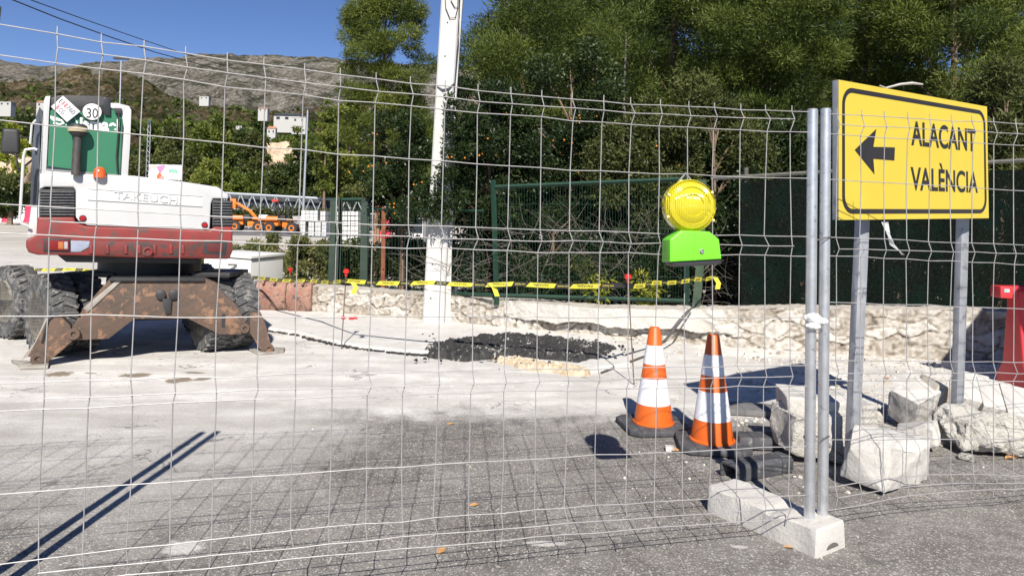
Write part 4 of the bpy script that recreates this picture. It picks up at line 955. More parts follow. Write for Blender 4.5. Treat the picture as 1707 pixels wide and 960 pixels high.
# ------------------------------------------------------------------ direction sign
def sign():
    TL, TR, BR, BL_ = AY(1397, 133, 4.1), AY(1645, 178, 5.15), AY(1648, 364, 5.15), AY(1397, 367, 4.1)
    t = thing('direction_sign', 'yellow road sign reading ALACANT VALÈNCIA with a black left arrow', 'road sign', (TL.x, TL.y, 0))
    n = (TR-TL).cross(BL_-TL).normalized(); 
    if n.y > 0: n = -n
    YEL = mat('yellow_sign_face', (.60, .455, .045), (.56, .425, .04), 3, .5, bstr=.03, bscale=8)
    BLK = mat('black_sign_print', (.022, .018, .016), rough=.45, bstr=0)
    ALU = mat('aluminium_box', (.20, .215, .24), (.28, .29, .31), 8, .5, .4)
    def B(u, v, l=0): return (TL*(1-u)+TR*u)*(1-v)+(BL_*(1-u)+BR*u)*v+n*l
    mb = MB(); mb.prism([B(0, 0), B(1, 0), B(1, 1), B(0, 1)], -n*.035); mb.build('panel', ALU, t, bevel=.004)
    N_ = 8; mb = MB(); P = []
    mb.add([B(.001, .001, .002), B(.999, .001, .002), B(.999, .999, .002), B(.001, .999, .002)], [(0, 1, 2, 3)]); mb.build('face_sheet', YEL, t)
    W_, H_ = (TR-TL).length, (BL_-TL).length
    def rr(ins, rad, l):
        q = []
        for (cx, cy, a0) in ((W_-ins-rad, ins+rad, -90), (W_-ins-rad, H_-ins-rad, 0), (ins+rad, H_-ins-rad, 90), (ins+rad, ins+rad, 180)):
            for k in range(9):
                a_ = math.radians(a0+90*k/8); q.append(B((cx+rad*math.cos(a_))/W_, (cy+rad*math.sin(a_))/H_, l))
        return q
    o_, i_ = rr(.035, .10, .004), rr(.062, .075, .004); m_ = len(o_); mb = MB(); mb.add(o_+i_, [(k, (k+1) % m_, m_+(k+1) % m_, m_+k) for k in range(m_)]); mb.build('black_border', BLK, t)
    def S(px, py): return PL(px, py, TL+n*.0045, n)
    mb = MB(); ar = [(1425, 250), (1461, 215), (1456, 245), (1492, 246), (1491, 268), (1456, 265), (1458, 291)]
    mb.add([S(*p) for p in ar], [(0, 2, 3, 4, 5), (0, 1, 2), (0, 5, 6)]); mb.build('arrow', BLK, t)
    for (s_, bl, br, tl_) in (('ALACANT', (1519, 241), (1626, 252), (1525, 201)), ('VALÈNCIA', (1518, 316), (1630, 321), (1518, 277))):
        O = S(*bl); X = S(*br)-O; U = S(*tl_)-O; U = (U-X.normalized()*U.dot(X.normalized())); mb = MB()
        text_mb(mb, s_, O, X, U, 1, fit=(X.length, U.length), lift=.001, weight=.022, centre=False); mb.build('lettering', BLK, t)
    for (a_, b_, Dt, Db) in (((1437, 372), (1418, 785), 0, 4.45), ((1602, 372), (1594, 724), 0, 5.30)):
        q = MB(); top_ = PL(a_[0]+7, 220, TL-n*.085, n); bot = AY(b_[0], b_[1], Db); bot.z = -.02
        X = Vector((.94, .30, 0)).normalized(); Y = Vector((-.30, .94, 0)).normalized(); w_, d_ = .034, .026
        sec = [X*-w_+Y*-d_, X*w_+Y*-d_, X*w_+Y*d_, X*-w_+Y*d_]
        vs = [bot+s_ for s_ in sec]+[top_+s_ for s_ in sec]; q.add(vs, [(0, 1, 5, 4), (1, 2, 6, 5), (2, 3, 7, 6), (3, 0, 4, 7), (4, 5, 6, 7)])
        q.build('post', mat('grey_steel_post', (.33, .34, .36), (.44, .45, .47), 6, .5, .5, c3=(.22, .22, .24), s3=9, t3=.6), t, bevel=.006)
    # scrap of tape under the sign and a twig on its top edge
    mb = MB(); P = [S(1469, 370), S(1474, 392), S(1483, 408), S(1493, 418), S(1503, 425)]; wv = (S(1478, 370)-S(1469, 370))
    vs = []
    for k, p in enumerate(P): vs += [p+n*.02*(k % 2), p+wv*(1-.17*k)+n*.01]
    mb.add(vs, [(2*k, 2*k+1, 2*k+3, 2*k+2) for k in range(4)]); tag(mb.build('tape_scrap', mat('clear_tape', (.6, .6, .6), rough=.35, bstr=0)), 'scrap of pale tape dangling under the yellow sign', 'tape')
    mb = MB(); P = [AY(1477, 147, 4.40), AY(1500, 141, 4.47), AY(1520, 139, 4.55), AY(1538, 141, 4.6)]; mb.tube(P, [.006, .008, .009, .005], 6); mb.tube([P[0], AY(1467, 143, 4.36)], .004, 5)
    tag(mb.build('twig', mat('pale_twig', (.5, .47, .42), rough=.8, bstr=0)), 'pale twig lying on the top edge of the yellow sign', 'twig')
sign()
# ------------------------------------------------------------------ warning lamp
def lamp():
    D = 3.20; c = AY(1148, 344, D); pxm = D/F_PX; t = thing('warning_lamp', 'round yellow warning lamp with a lime green battery box, hung on the mesh fence', 'warning lamp', tuple(c))
    nrm = Vector((.12, -1, .06)).normalized()
    m, tt, b = nmat('amber_lens'); b.inputs['Base Color'].default_value = (.80, .70, .03, 1); b.inputs['Roughness'].default_value = .16; b.inputs['Coat Weight'].default_value = .6
    b.inputs['Transmission Weight'].default_value = .35; b.inputs['Subsurface Weight'].default_value = .3; b.inputs['Subsurface Radius'].default_value = (.02, .02, .005)
    geo = N(tt, 'ShaderNodeTexCoord').outputs['Object']
    w_ = N(tt, 'ShaderNodeTexWave', wave_type='BANDS', bands_direction='X'); w_.inputs['Scale'].default_value = 40; tt.links.new(geo, w_.inputs['Vector']); bump(tt, b, w_.outputs[0], .5, .004)
    R_ = 44*pxm; mb = MB()
    for sgn in (1, -1):
        prof = [(R_, .0), (R_, .022), (R_*.955, .030), (R_*.94, .024), (R_*.86, .040), (R_*.70, .047), (R_*.68, .042), (R_*.60, .050), (R_*.42, .056), (R_*.40, .051), (R_*.25, .058), (R_*.10, .060), (.001, .061)]
        mb.lathe([(r, h) for r, h in prof], c, nrm*sgn, 48)
    mb.build('lens', m, t, smooth=True, auto=25)
    mb = MB(); mb.lathe([(R_*.32, -.02), (R_*.3, .0), (R_*.18, .02), (.001, .03)], c, nrm, 24); mb.build('reflector', mat('bright_reflector', (.9, .88, .6), rough=.2, bstr=0), t, smooth=True)
    X = nrm.cross(Vector((0, 0, 1))).normalized()*-1
    mb = MB()
    for (px, py) in ((1112, 326), (1183, 322), (1185, 368), (1110, 362)):
        p = PL(px, py, c, nrm); mb.lathe([(.006, .018), (.006, .032), (.001, .034)], p, nrm, 10)
    mb.build('rivet', mat('lens_rivet', (.75, .66, .25), rough=.3, bstr=0), t, smooth=True)
    GRN = mat('lime_green_plastic', (.15, .60, .02), (.17, .66, .03), 5, .38, bstr=.02)
    bc = AY(1159, 412, D); fr = [(1136, 384), (1183, 386), (1199, 399), (1203, 432), (1117, 437), (1117, 399)]
    f3 = [PL(x, y, c+nrm*.055, nrm) for x, y in fr]; mb = MB(); mb.prism(f3, -nrm*.11); mb.build('battery_box', GRN, t, bevel=.006, seg=3)
    mb = MB(); P = [PL(1157, 387, c+nrm*.057, nrm), PL(1159, 387, c+nrm*.057, nrm), PL(1159, 434, c+nrm*.057, nrm), PL(1157, 434, c+nrm*.057, nrm)]; mb.prism(P, -nrm*.004); mb.build('mould_ridge', GRN, t)
    mb = MB(); p = PL(1170, 419, c+nrm*.056, nrm); mb.lathe([(.010, 0), (.010, .004), (.006, .005), (.001, .005)], p, nrm, 16); mb.build('lock', mat('dark_lock', (.10, .09, .09), (.5, .5, .5), 90, .35, .6, bstr=0), t)
    mb = MB(); O = PL(1164, 413, c+nrm*.0585, nrm); text_mb(mb, 'ABRIR', O-X*.012, X, Vector((0, 0, 1)), .01, lift=.0)
    mb = MB(); P = [PL(x, y, c+nrm*.045, nrm) for x, y in ((1119, 434), (1200, 431), (1203, 439), (1184, 442), (1135, 445), (1121, 442))]; mb.prism(P, -nrm*.09); mb.build('base', mat('black_plastic', (.03, .03, .032), rough=.5, bstr=0), t, bevel=.003)
    mb = MB(); top_ = AY(1143, 289, 3.28); l, r = PL(1131, 303, c, nrm), PL(1153, 302, c, nrm); mb.tube([l, l.lerp(top_, .5), top_, r.lerp(top_, .5), r], .0038, 6); 
    mb.build('hanger', WIRE, t, smooth=True)
    mb = MB(); P = [PL(x, y, c+nrm*.015, nrm) for x, y in ((1133, 300), (1154, 300), (1160, 310), (1128, 310))]; mb.prism(P, -nrm*.03); mb.build('lens_neck', m, t, bevel=.003)
lamp()
# ------------------------------------------------------------------ concrete pole
def pole():
    D = 9.98; t = thing('utility_pole', 'tall white concrete utility pole partly overgrown by the dark tree, rising out of the picture', 'utility pole', (G(722, 543).x, D, 0))
    def sec(pxl, pxr, py, d): a_, b_ = AY(pxl, py, D), AY(pxr, py, D); return a_, b_, d
    rows = [(703, 740, 546, .26), (708, 743, 470, .25), (713, 748, 375, .24), (719, 751, 280, .23), (726, 756, 160, .21), (736, 767, -10, .19), (749, 776, -260, .17), (760, 783, -480, .15)]
    vs = []; 
    for (l, r, y, d) in rows:
        a_, b_, _ = sec(l, r, y, d); ch = .02; z = a_.z if y < 500 else -.1
        w_ = [(a_.x, 0), (a_.x+ch, -ch), (b_.x-ch, -ch), (b_.x, 0), (b_.x, d), (a_.x, d)]
        vs += [Vector((x, D+y_, z)) for x, y_ in w_]
    fs = [(k*6+i, k*6+(i+1) % 6, (k+1)*6+(i+1) % 6, (k+1)*6+i) for k in range(len(rows)-1) for i in range(6)]; fs.append(tuple((len(rows)-1)*6+i for i in range(6)))
    m = mat('pole_concrete', (.47, .46, .435), (.53, .52, .50), 2.5, .85, c3=(.50, .48, .44), s3=5, t3=.66, bstr=.3, bscale=30, bdist=.006)
    MB().add(vs, fs).build('shaft', m, t)
    # second flange seen on the right
    vs = []
    for (l, r, y) in ((742, 751, 545), (746, 753, 420), (748, 755, 350), (755, 761, 160), (767, 772, -10), (783, 788, -480)):
        a_, b_ = AY(l, y, D+.14), AY(r, y, D+.14); z = a_.z if y < 500 else -.1
        vs += [(a_.x, D+.10, z), (b_.x, D+.12, z), (b_.x, D+.24, z), (a_.x, D+.24, z)]
    fs = [(k*4+i, k*4+(i+1) % 4, (k+1)*4+(i+1) % 4, (k+1)*4+i) for k in range(5) for i in range(4)]; MB().add(vs, fs).build('flange', m, t)
    dk = mat('dark_cable', (.02, .02, .022), rough=.6, bstr=0)
    mb = MB(); mb.tube([AY(740, -200, D-.03), AY(741, -20, D-.03), AY(743, 14, D-.04), AY(750, 31, D-.04), AY(759, 30, D-.04), AY(763, 14, D-.03), AY(764, -60, D-.03)], .006, 6)
    mb.tube([AY(752, -100, D-.03), AY(752, 2, D-.04), AY(758, 13, D-.04), AY(766, 12, D-.03), AY(768, -60, D-.0)], .006, 6)
    mb.tube([AY(766, -200, D-.02), AY(765, 60, D-.02), AY(757, 148, D-.02), AY(755, 240, D-.02), AY(752, 350, D-.02)], .006, 6); mb.build('cable', dk, t, smooth=True)
    mb = MB(); mb.tube([AY(729, 145, D-.02), AY(738, 150, D-.04), AY(748, 148, D-.04), AY(757, 140, D-.02)], .014, 6); mb.build('clamp_band', mat('dark_clamp', (.10, .10, .10), rough=.6), t, smooth=True)
    for (x, y) in ((721, 440), (718, 497), (746, 38), (742, 94)):
        mb = MB(); p = AY(x, y, D-.021); mb.lathe([(.010, 0), (.010, .006)], p, (0, -1, 0), 8); mb.build('bolt_hole', dk, t)
pole()
# leaves of the strawberry tree hanging in front of the pole
t = bpy.data.objects.get('strawberry_tree')
def overhang():
    cl = []
    for (x, y, r) in ((752, 180, .10), (760, 215, .11), (757, 260, .09), (748, 210, .06), (745, 300, .09), (740, 330, .10), (750, 290, .12), (735, 345, .11), (722, 330, .09), (712, 350, .09), (765, 330, .14), (700, 320, .10), (752, 352, .10), (690, 340, .12), (775, 250, .14), (672, 355, .10), (748, 235, .08), (746, 255, .09), (742, 280, .10), (735, 318, .09), (728, 300, .07), (728, 352, .09), (718, 362, .08), (742, 362, .09), (752, 195, .08), (748, 160, .05), (755, 168, .06)):
        p = AY(x, y, 9.72); cl.append([p.x, 9.72, p.z, r, .10, r*.8, float(rng.normal(0.03, .08))])
    V, Fq, tn = leaves(cl, 4200, .06, .022, 0, .6, tone0=.34); npmesh('overhanging_leaves', V, Fq, tn, LM['dark'], t)
    for (x, y) in ((778, 263), (751, 263), (748, 262), (690, 308), (640, 275), (618, 276), (612, 276), (700, 302)):
        b = MB()
        for q in range(1):
            p = AY(x+float(rng.normal(0, 3)), y+float(rng.normal(0, 2)), 9.6); b.lathe([(.002, -.012), (.011, -.007), (.013, 0), (.01, .008), (.002, .012)], p, n=6)
        b.build('berry_cluster', BERRY, t, smooth=True)
overhang()
# ------------------------------------------------------------------ overhead wires
def wire(pts, lab, r):
    mb = MB(); P = [AY(x, y, D) for x, y, D in pts]; Q = []
    for a_, b_ in zip(P[:-1], P[1:]):
        for k in range(6): Q.append(a_.lerp(b_, k/6))
    Q.append(P[-1]); mb.tube(Q, r, 5); tag(mb.build('overhead_wire', mat('dark_cable', (.02, .02, .022))), lab, 'wire', 'overhead wires')
def sweep(xs, f, D0, D1):
    n = len(xs); return [(x, f(x), 1/((1/D0)*(1-k/(n-1))+(1/D1)*k/(n-1))) for k, x in enumerate(xs)]
wire(sweep([-60, 20, 100, 180, 260, 340, 430, 560, 720, 900], lambda x: float(np.interp(x, [-60, 20, 130, 260, 310, 430, 560, 720, 900], [-38, 0, 44, 88, 102, 132, 160, 185, 205])), 10, 60), 'lower one of the two dark wires crossing the sky at top left', .011)
wire(sweep([-60, 50, 130, 210, 300, 400, 560, 720, 900], lambda x: float(np.interp(x, [-60, 50, 160, 297, 400, 560, 720, 900], [-42, 0, 40, 87, 117, 153, 180, 200])), 10.4, 60), 'upper one of the two dark wires crossing the sky at top left', .009)
# ------------------------------------------------------------------ fences behind the wall
GREEN = mat('green_painted_steel', (.007, .034, .020), (.012, .046, .027), 10, .6, bstr=.05)
def gfence():
    D0, D1 = 9.75, 9.15
    def P(px, py): 
        f = (px-830)/(1150-830); return AY(px, py, D0*(1-f)+D1*f)
    t = thing('green_fence', 'dark green steel fence panel with thin vertical bars on the rendered wall', 'fence', tuple(Vector((P(985, 500).x, 9.45, .4))))
    def rail(a_, b_, w_, nm='rail'):
        mb = MB(); mb.tube([P(*a_), P(*b_)], w_, 4); mb.build(nm, GREEN, t)
    rail((826, 312), (1132, 299), .028); rail((826, 492), (1150, 502), .028); rail((828, 508), (822, 300), .035, 'post'); rail((1145, 508), (1143, 296), .035, 'post')
    mb = MB()
    for k in range(68):
        px = 832+k*4.6; mb.tube([P(px, 500), P(px+1, 300+(1150-px)*.035)], .0019, 4, cap=False)
    for y in (340, 380, 420, 460): mb.tube([P(830, y), P(1145, y+2)], .0025, 4)
    mb.build('bar_mesh', GREEN, t)
    # gate left of the pole
    D = 11.7; t = thing('green_gate', 'dark green barred gate frame at the left end of the stone wall', 'gate', (AY(590, 480, D).x, D, 0))
    def Q(px, py): return AY(px, py, D)
    for (px, w_) in ((552, .055), (563, .03), (606, .075), (565, .02)):
        mb = MB(); a_ = Q(px, 490); a_.z = 0; mb.box(((a_.x), D, (Q(px, 331).z)/2), (w_*1.7, .06, Q(px, 331).z)); mb.build('post', mat('dark_green_post', (.018, .035, .024), (.03, .05, .035), 8, .6), t)
    mb = MB(); mb.tube([Q(548, 334), Q(606, 333)], .035, 4); mb.build('rail', GREEN, t); mb = MB(); mb.tube([Q(548, 470), Q(606, 472)], .03, 4); mb.build('rail', GREEN, t)
    mb = MB()
    for k in range(13): mb.tube([Q(553+k*4.4, 478), Q(553+k*4.4, 334)], .003, 4, cap=False)
    mb.build('bar_mesh', GREEN, t)
    t = thing('green_fence', 'dark green fence of thin bars between the green gate and the concrete pole', 'fence', (AY(660, 480, 11.4).x, 11.4, 0))
    def R_(px, py): return AY(px, py, 11.6-(px-610)/100*.9)
    mb = MB()
    for k in range(38): mb.tube([R_(612+k*5.2, 484), R_(612+k*5.2, 350+.0*k)], .003, 4, cap=False)
    mb.build('bar_mesh', GREEN, t); mb = MB(); mb.tube([R_(612, 349), R_(806, 352)], .02, 4); mb.build('rail', GREEN, t); mb = MB(); mb.tube([R_(612, 484), R_(820, 492)], .03, 4); mb.build('rail', GREEN, t)
    mb = MB(); mb.tube([R_(638, 484), R_(640, 345)], .035, 6); mb.build('rusty_post', mat('rust_post', (.16, .05, .025), (.26, .10, .05), 9, .9), t)
    # green metal post by the lamp
    mb = MB(); a_ = AY(1160, 508, 9.0); b_ = AY(1167, 442, 9.0); mb.tube([Vector((a_.x, 9.0, .40)), b_, AY(1171, 300, 9.0)], .05, 4)
    tag(mb.build('green_post', mat('olive_green_post', (.05, .085, .05), (.09, .12, .08), 9, .6), None, (a_.x, 9.0, .4)), 'square green post standing on the wall behind the warning lamp', 'post')
gfence()
def shade_net():
    pts = [(1236, 9.05), (1400, 8.78), (1660, 8.30), (1800, 8.1)]
    t = thing('shade_net_fence', 'fence covered with dark green shade netting on top of the stone wall', 'fence', (AY(1450, 510, 8.6).x, 8.6, .5))
    m, tt, b = nmat('dark_green_netting'); geo = N(tt, 'ShaderNodeTexCoord').outputs['Object']
    n1 = noise(tt, 70, 6, .9, geo); n2 = noise(tt, 3, 4, .6, geo)
    c_ = ramp(tt, n1.outputs[0], [(.42, (.002, .003, .0025)), (.56, (.007, .010, .008)), (.70, (.05, .06, .048))]).outputs[0]
    c_ = mixc(tt, ramp(tt, n2.outputs[0], [(.45, 0.0), (.6, .5)]).outputs[0], c_, (.003, .012, .009))
    tt.links.new(c_, b.inputs['Base Color']); b.inputs['Roughness'].default_value = 1; b.inputs['Specular IOR Level'].default_value = .05; bump(tt, b, n1.outputs[0], .6, .01)
    tr = N(tt, 'ShaderNodeBsdfTransparent'); mx = N(tt, 'ShaderNodeMixShader'); hole = ramp(tt, noise(tt, 26, 5, .75, geo).outputs[0], [(.56, 0.0), (.64, .8)])
    tt.links.new(hole.outputs[0], mx.inputs[0]); tt.links.new(b.outputs[0], mx.inputs[1]); tt.links.new(tr.outputs[0], mx.inputs[2]); tt.links.new(mx.outputs[0], tt.nodes['Material Output'].inputs[0])
    xs = np.linspace(1236, 1800, 90); vs = []; rows = 14
    for r in range(rows+1):
        for x in xs:
            D = float(np.interp(x, [p[0] for p in pts], [p[1] for p in pts])); ty = float(np.interp(x, [1236, 1345, 1500, 1660, 1800], [304, 296, 290, 284, 280])); tz = AY(x, ty, D).z
            bz = float(np.interp(x, [1236, 1660, 1800], [.42, .50, .5])); f = r/rows; z = bz+(tz-bz)*f
            vs.append(Vector((AY(x, 400, D).x, D+.025*math.sin(x*.045+f*3)+.012*math.sin(x*.13+f*9), z)))
    n = len(xs); mb = MB().add(vs, [(r*n+i, r*n+i+1, (r+1)*n+i+1, (r+1)*n+i) for r in range(rows) for i in range(n-1)]); mb.build('netting', m, t, smooth=True)
    pm = mat('weathered_grey_post', (.07, .07, .06), (.12, .115, .10), 10, .85)
    for x in (1240, 1352, 1470, 1590, 1712):
        D = float(np.interp(x, [p[0] for p in pts], [p[1] for p in pts]))+.06; a_ = AY(x, 400, D); mb = MB(); mb.tube([Vector((a_.x, D, .3)), Vector((a_.x+.02, D, AY(x, 280, D).z))], .028, 8); mb.build('post', pm, t, smooth=True)
    for (a_, b_) in (((1185, 298), (1400, 285)), ((1400, 285), (1800, 262))):
        mb = MB(); d = lambda x: float(np.interp(x, [1185, 1236, 1400, 1660, 1800], [9.2, 9.05, 8.78, 8.3, 8.1]))-.03; mb.tube([AY(a_[0], a_[1], d(a_[0])), AY(b_[0], b_[1], d(b_[0]))], .026, 6); mb.build('rail', pm, t, smooth=True)
shade_net()
# ------------------------------------------------------------------ rods and warning tape
ROD = mat('rusty_rod', (.12, .09, .07), (.2, .15, .12), 20, .8, .3, bstr=0); CAPR = mat('red_plastic_cap', (.75, .025, .02), rough=.35, bstr=0)
def rod(a_, b_, lab, cap=True, r=.006):
    t = thing('marker_rod', lab, 'rod', tuple(b_), 'steel marker rods holding the tape'); mb = MB(); mb.tube([b_, a_], r, 8); mb.build('rod', ROD, t, smooth=True)
    if cap:
        mb = MB(); d = (a_-b_).normalized(); mb.lathe([(.012, -.03), (.013, 0), (.026, .004), (.034, .02), (.03, .04), (.014, .05), (.001, .052)], a_, d, 14); mb.build('cap', CAPR, t, smooth=True)
g = G(1057, 642); rod(AY(1047, 466, g.y), g, 'steel rod with a red cap standing left of the cones, the tape turning round it')
g = G(569, 582); rod(AY(577, 456, g.y), g, 'steel rod with a small red cap standing near the left end of the stone wall')
g = AY(482, 480, 11.5); g.z = 0; rod(AY(484, 452, 11.5), g, 'rod with a red cap beside the white cabinet')
def rcaps():
    for (x, y, lab) in ((572, 537, 'spare red rod cap lying on the dusty pavement, left one'), (585, 538, 'spare red rod caps lying on the dusty pavement, middle one'), (592, 537, 'spare red rod cap lying on the dusty pavement, right one')):
        g = G(x, y); mb = MB(); mb.lathe([(.012, 0), (.03, .012), (.034, .03), (.02, .045), (.001, .048)], (g.x, g.y, .04), n=12); tag(mb.build('rod_cap', CAPR, None, (g.x, g.y, .04), smooth=True), lab, 'cap', 'spare red rod caps')
rcaps()
mb = MB(); a_ = AY(1157, 508, 8.72); a_.z += .0; b_ = G(1083, 594); mb.tube([a_, a_.lerp(b_, .5)+Vector((.01, .01, -.01)), b_], .012, 5); tag(mb.build('steel_bar', mat('dark_steel_bar', (.06, .055, .05), (.11, .10, .09), 15, .7), None, tuple(b_)), 'dark steel bar leaning against the top of the wall behind the left cone', 'steel bar')
mb = MB(); a_ = G(1078, 592, .02); b_ = G(1002, 621, .015); mb.tube([a_, b_], .010, 5); tag(mb.build('steel_bar', mat('dark_steel_bar', (.06, .055, .05)), None, tuple(b_)), 'dark tube laid on the ground as the shadow of the leaning bar', 'steel bar')  # thin dark tube on the ground drawn as the leaning bar's cast shadow
def tape():
    t = thing('warning_tape', 'yellow and black plastic warning tape stretched along the wall between the steel rods', 'warning tape', tuple(AY(800, 470, 7.5)))
    ctl = [(-5, 447, 12.5), (120, 449, 12.0), (430, 463, 10.6), (520, 468, 9.2), (577, 468, 8.1), (720, 471, 7.6), (860, 473, 7.2), (1047, 475, 6.75)]
    ctl2 = [(1047, 476, 6.72), (1090, 471, 7.2), (1160, 465, 8.2), (1190, 461, 8.75)]
    BK = mat('black_tape', (.03, .028, .024), rough=.4, bstr=0); YL = mat('yellow_tape', (.60, .54, .05), (.52, .47, .05), 6, .4, bstr=.1)
    def run(ctl, per, upside):
        pts = [AY(*c) for c in ctl]; L = [0]
        for a_, b_ in zip(pts[:-1], pts[1:]): L.append(L[-1]+(b_-a_).length)
        def at_(s_):
            s_ = min(max(s_, 0), L[-1]); k = max(i for i in range(len(L)-1) if L[i] <= s_+1e-9); k = min(k, len(L)-2); f = (s_-L[k])/(L[k+1]-L[k])
            d = (pts[k+1]-pts[k]).normalized(); p = pts[k].lerp(pts[k+1], f); p.z -= .018*math.sin(f*math.pi); return p, d
        def fr(s_, w_, lift):
            p, d = at_(s_); tw = .35*math.sin(s_*2.1)+.25; U = (Vector((0, 0, 1))*math.cos(tw)+Vector((0, 1, 0))*math.sin(tw)).normalized(); nn = d.cross(U).normalized()
            if nn.y > 0: nn = -nn
            return p+U*w_+nn*lift, d, U, nn
        n = int(L[-1]/.04); mb = MB(); vs = []
        for k in range(n+1):
            s_ = L[-1]*k/n; vs += [fr(s_, -.023, 0)[0], fr(s_, .023, 0)[0]]
        mb.add(vs, [(2*k, 2*k+1, 2*k+3, 2*k+2) for k in range(n)]); mb.build('black_band', BK, t)
        s0 = .1
        while s0+.3 < L[-1]:
            yb = MB(); lt_ = MB(); lw = MB(); w_ = per*.66; vs = []; m_ = 8
            for k in range(m_+1):
                f = k/m_; vs += [fr(s0+w_*f+.0, -.022, .0025)[0], fr(s0+.045+(w_-.02)*f, .022, .0025)[0]]
            yb.add(vs, [(2*k, 2*k+2, 2*k+3, 2*k+1) for k in range(m_)])
            p, d, U, nn = fr(s0+w_/2+.012, 0, .004); X, UU = (-d, -U) if upside else (d, U)
            text_mb(lt_, 'PAVASAL', p-UU*.013, X, UU, .031, 1.25, .01, lift=.0)
            p, d, U, nn = fr(s0+w_+.09, 0, .003); X, UU = (-d, -U) if upside else (d, U); text_mb(lw, 'NO PASAR', p-UU*.008, X, UU, .024, .95, .004, lift=.0); s0 += per
            yp = yb.build('yellow_patch', YL, t); lt_.build('lettering', BK, yp); lw.build('lettering', mat('yellow_print', (.6, .52, .08), bstr=0), t)
    run(ctl, .44, True); run(ctl2, .40, False)
    for (x0, y0, D, pts) in ((812, 472, 7.3, ((0, 0), (8, 8), (13, 22))), (583, 470, 8.0, ((0, 0), (6, 8), (2, 20))), (1188, 462, 8.7, ((0, 0), (6, 10), (4, 20)))):
        mb = MB(); vs = []
        for (dx, dy) in pts: vs += [AY(x0+dx, y0+dy, D), AY(x0+dx+8, y0+dy, D+.01)]
        mb.add(vs, [(2*k, 2*k+1, 2*k+3, 2*k+2) for k in range(len(pts)-1)]); mb.build('loose_end', YL, t)
tape()
# ------------------------------------------------------------------ red plastic barrier at the right
def barrier():
    D = 6.9; c = AY(1735, 600, D); t = thing('plastic_barrier', 'red plastic road barrier cut off by the right edge of the photo', 'barrier', (c.x, D, 0))
    RED = mat('red_plastic', (.52, .025, .035), (.60, .04, .05), 4, .45, bstr=.08, bscale=20)
    x0 = AY(1688, 600, D).x; x1 = x0+1.1; zt_ = AY(1700, 476, D).z; Y = .0
    prof = [(-.24, 0), (-.24, .10), (-.15, .22), (-.09, zt_-.22), (-.09, zt_-.05), (-.06, zt_), (.06, zt_), (.09, zt_-.05), (.09, zt_-.22), (.15, .22), (.24, .10), (.24, 0)]
    mb = MB(); mb.prism([Vector((x0, D+a_, b_)) for a_, b_ in prof], (x1-x0, 0, 0)); mb.build('body', RED, t, bevel=.02, seg=3)
    xa = AY(1661, 490, D).x; mb = MB(); mb.box(((xa+x0)/2+.01, D, AY(1670, 486, D).z), (x0-xa+.04, .15, .11)); mb.build('coupling_lug', RED, t, bevel=.012)
    mb = MB(); mb.box((xa+.045, D-.078, AY(1667, 483, D).z), (.05, .004, .03)); mb.build('sticker', mat('sticker', (.55, .62, .6), (.12, .35, .28), 60, .4, bstr=0), t)
    # unseen board added outside the frame, shaped to cast the wall's slanting shadow
    t = thing('shadow_board', 'unseen board added beyond the right edge to cast the slanting shadow on the wall', 'board', (5.6, 5.4, 0))
    mb = MB(); mb.prism([(4.72, 5.4, 2.05), (5.45, 5.4, 3.0), (6.8, 5.4, 3.0), (6.8, 5.4, 1.2), (4.9, 5.4, 1.2)], (0, .05, 0)); mb.build('panel', mat('dark_board', (.1, .1, .1)), t)
    for x in (5.2, 6.5):
        mb = MB(); mb.tube([(x, 5.48, 0), (x, 5.48, 2.6)], .04, 8); mb.build('post', GALV, t)
barrier()
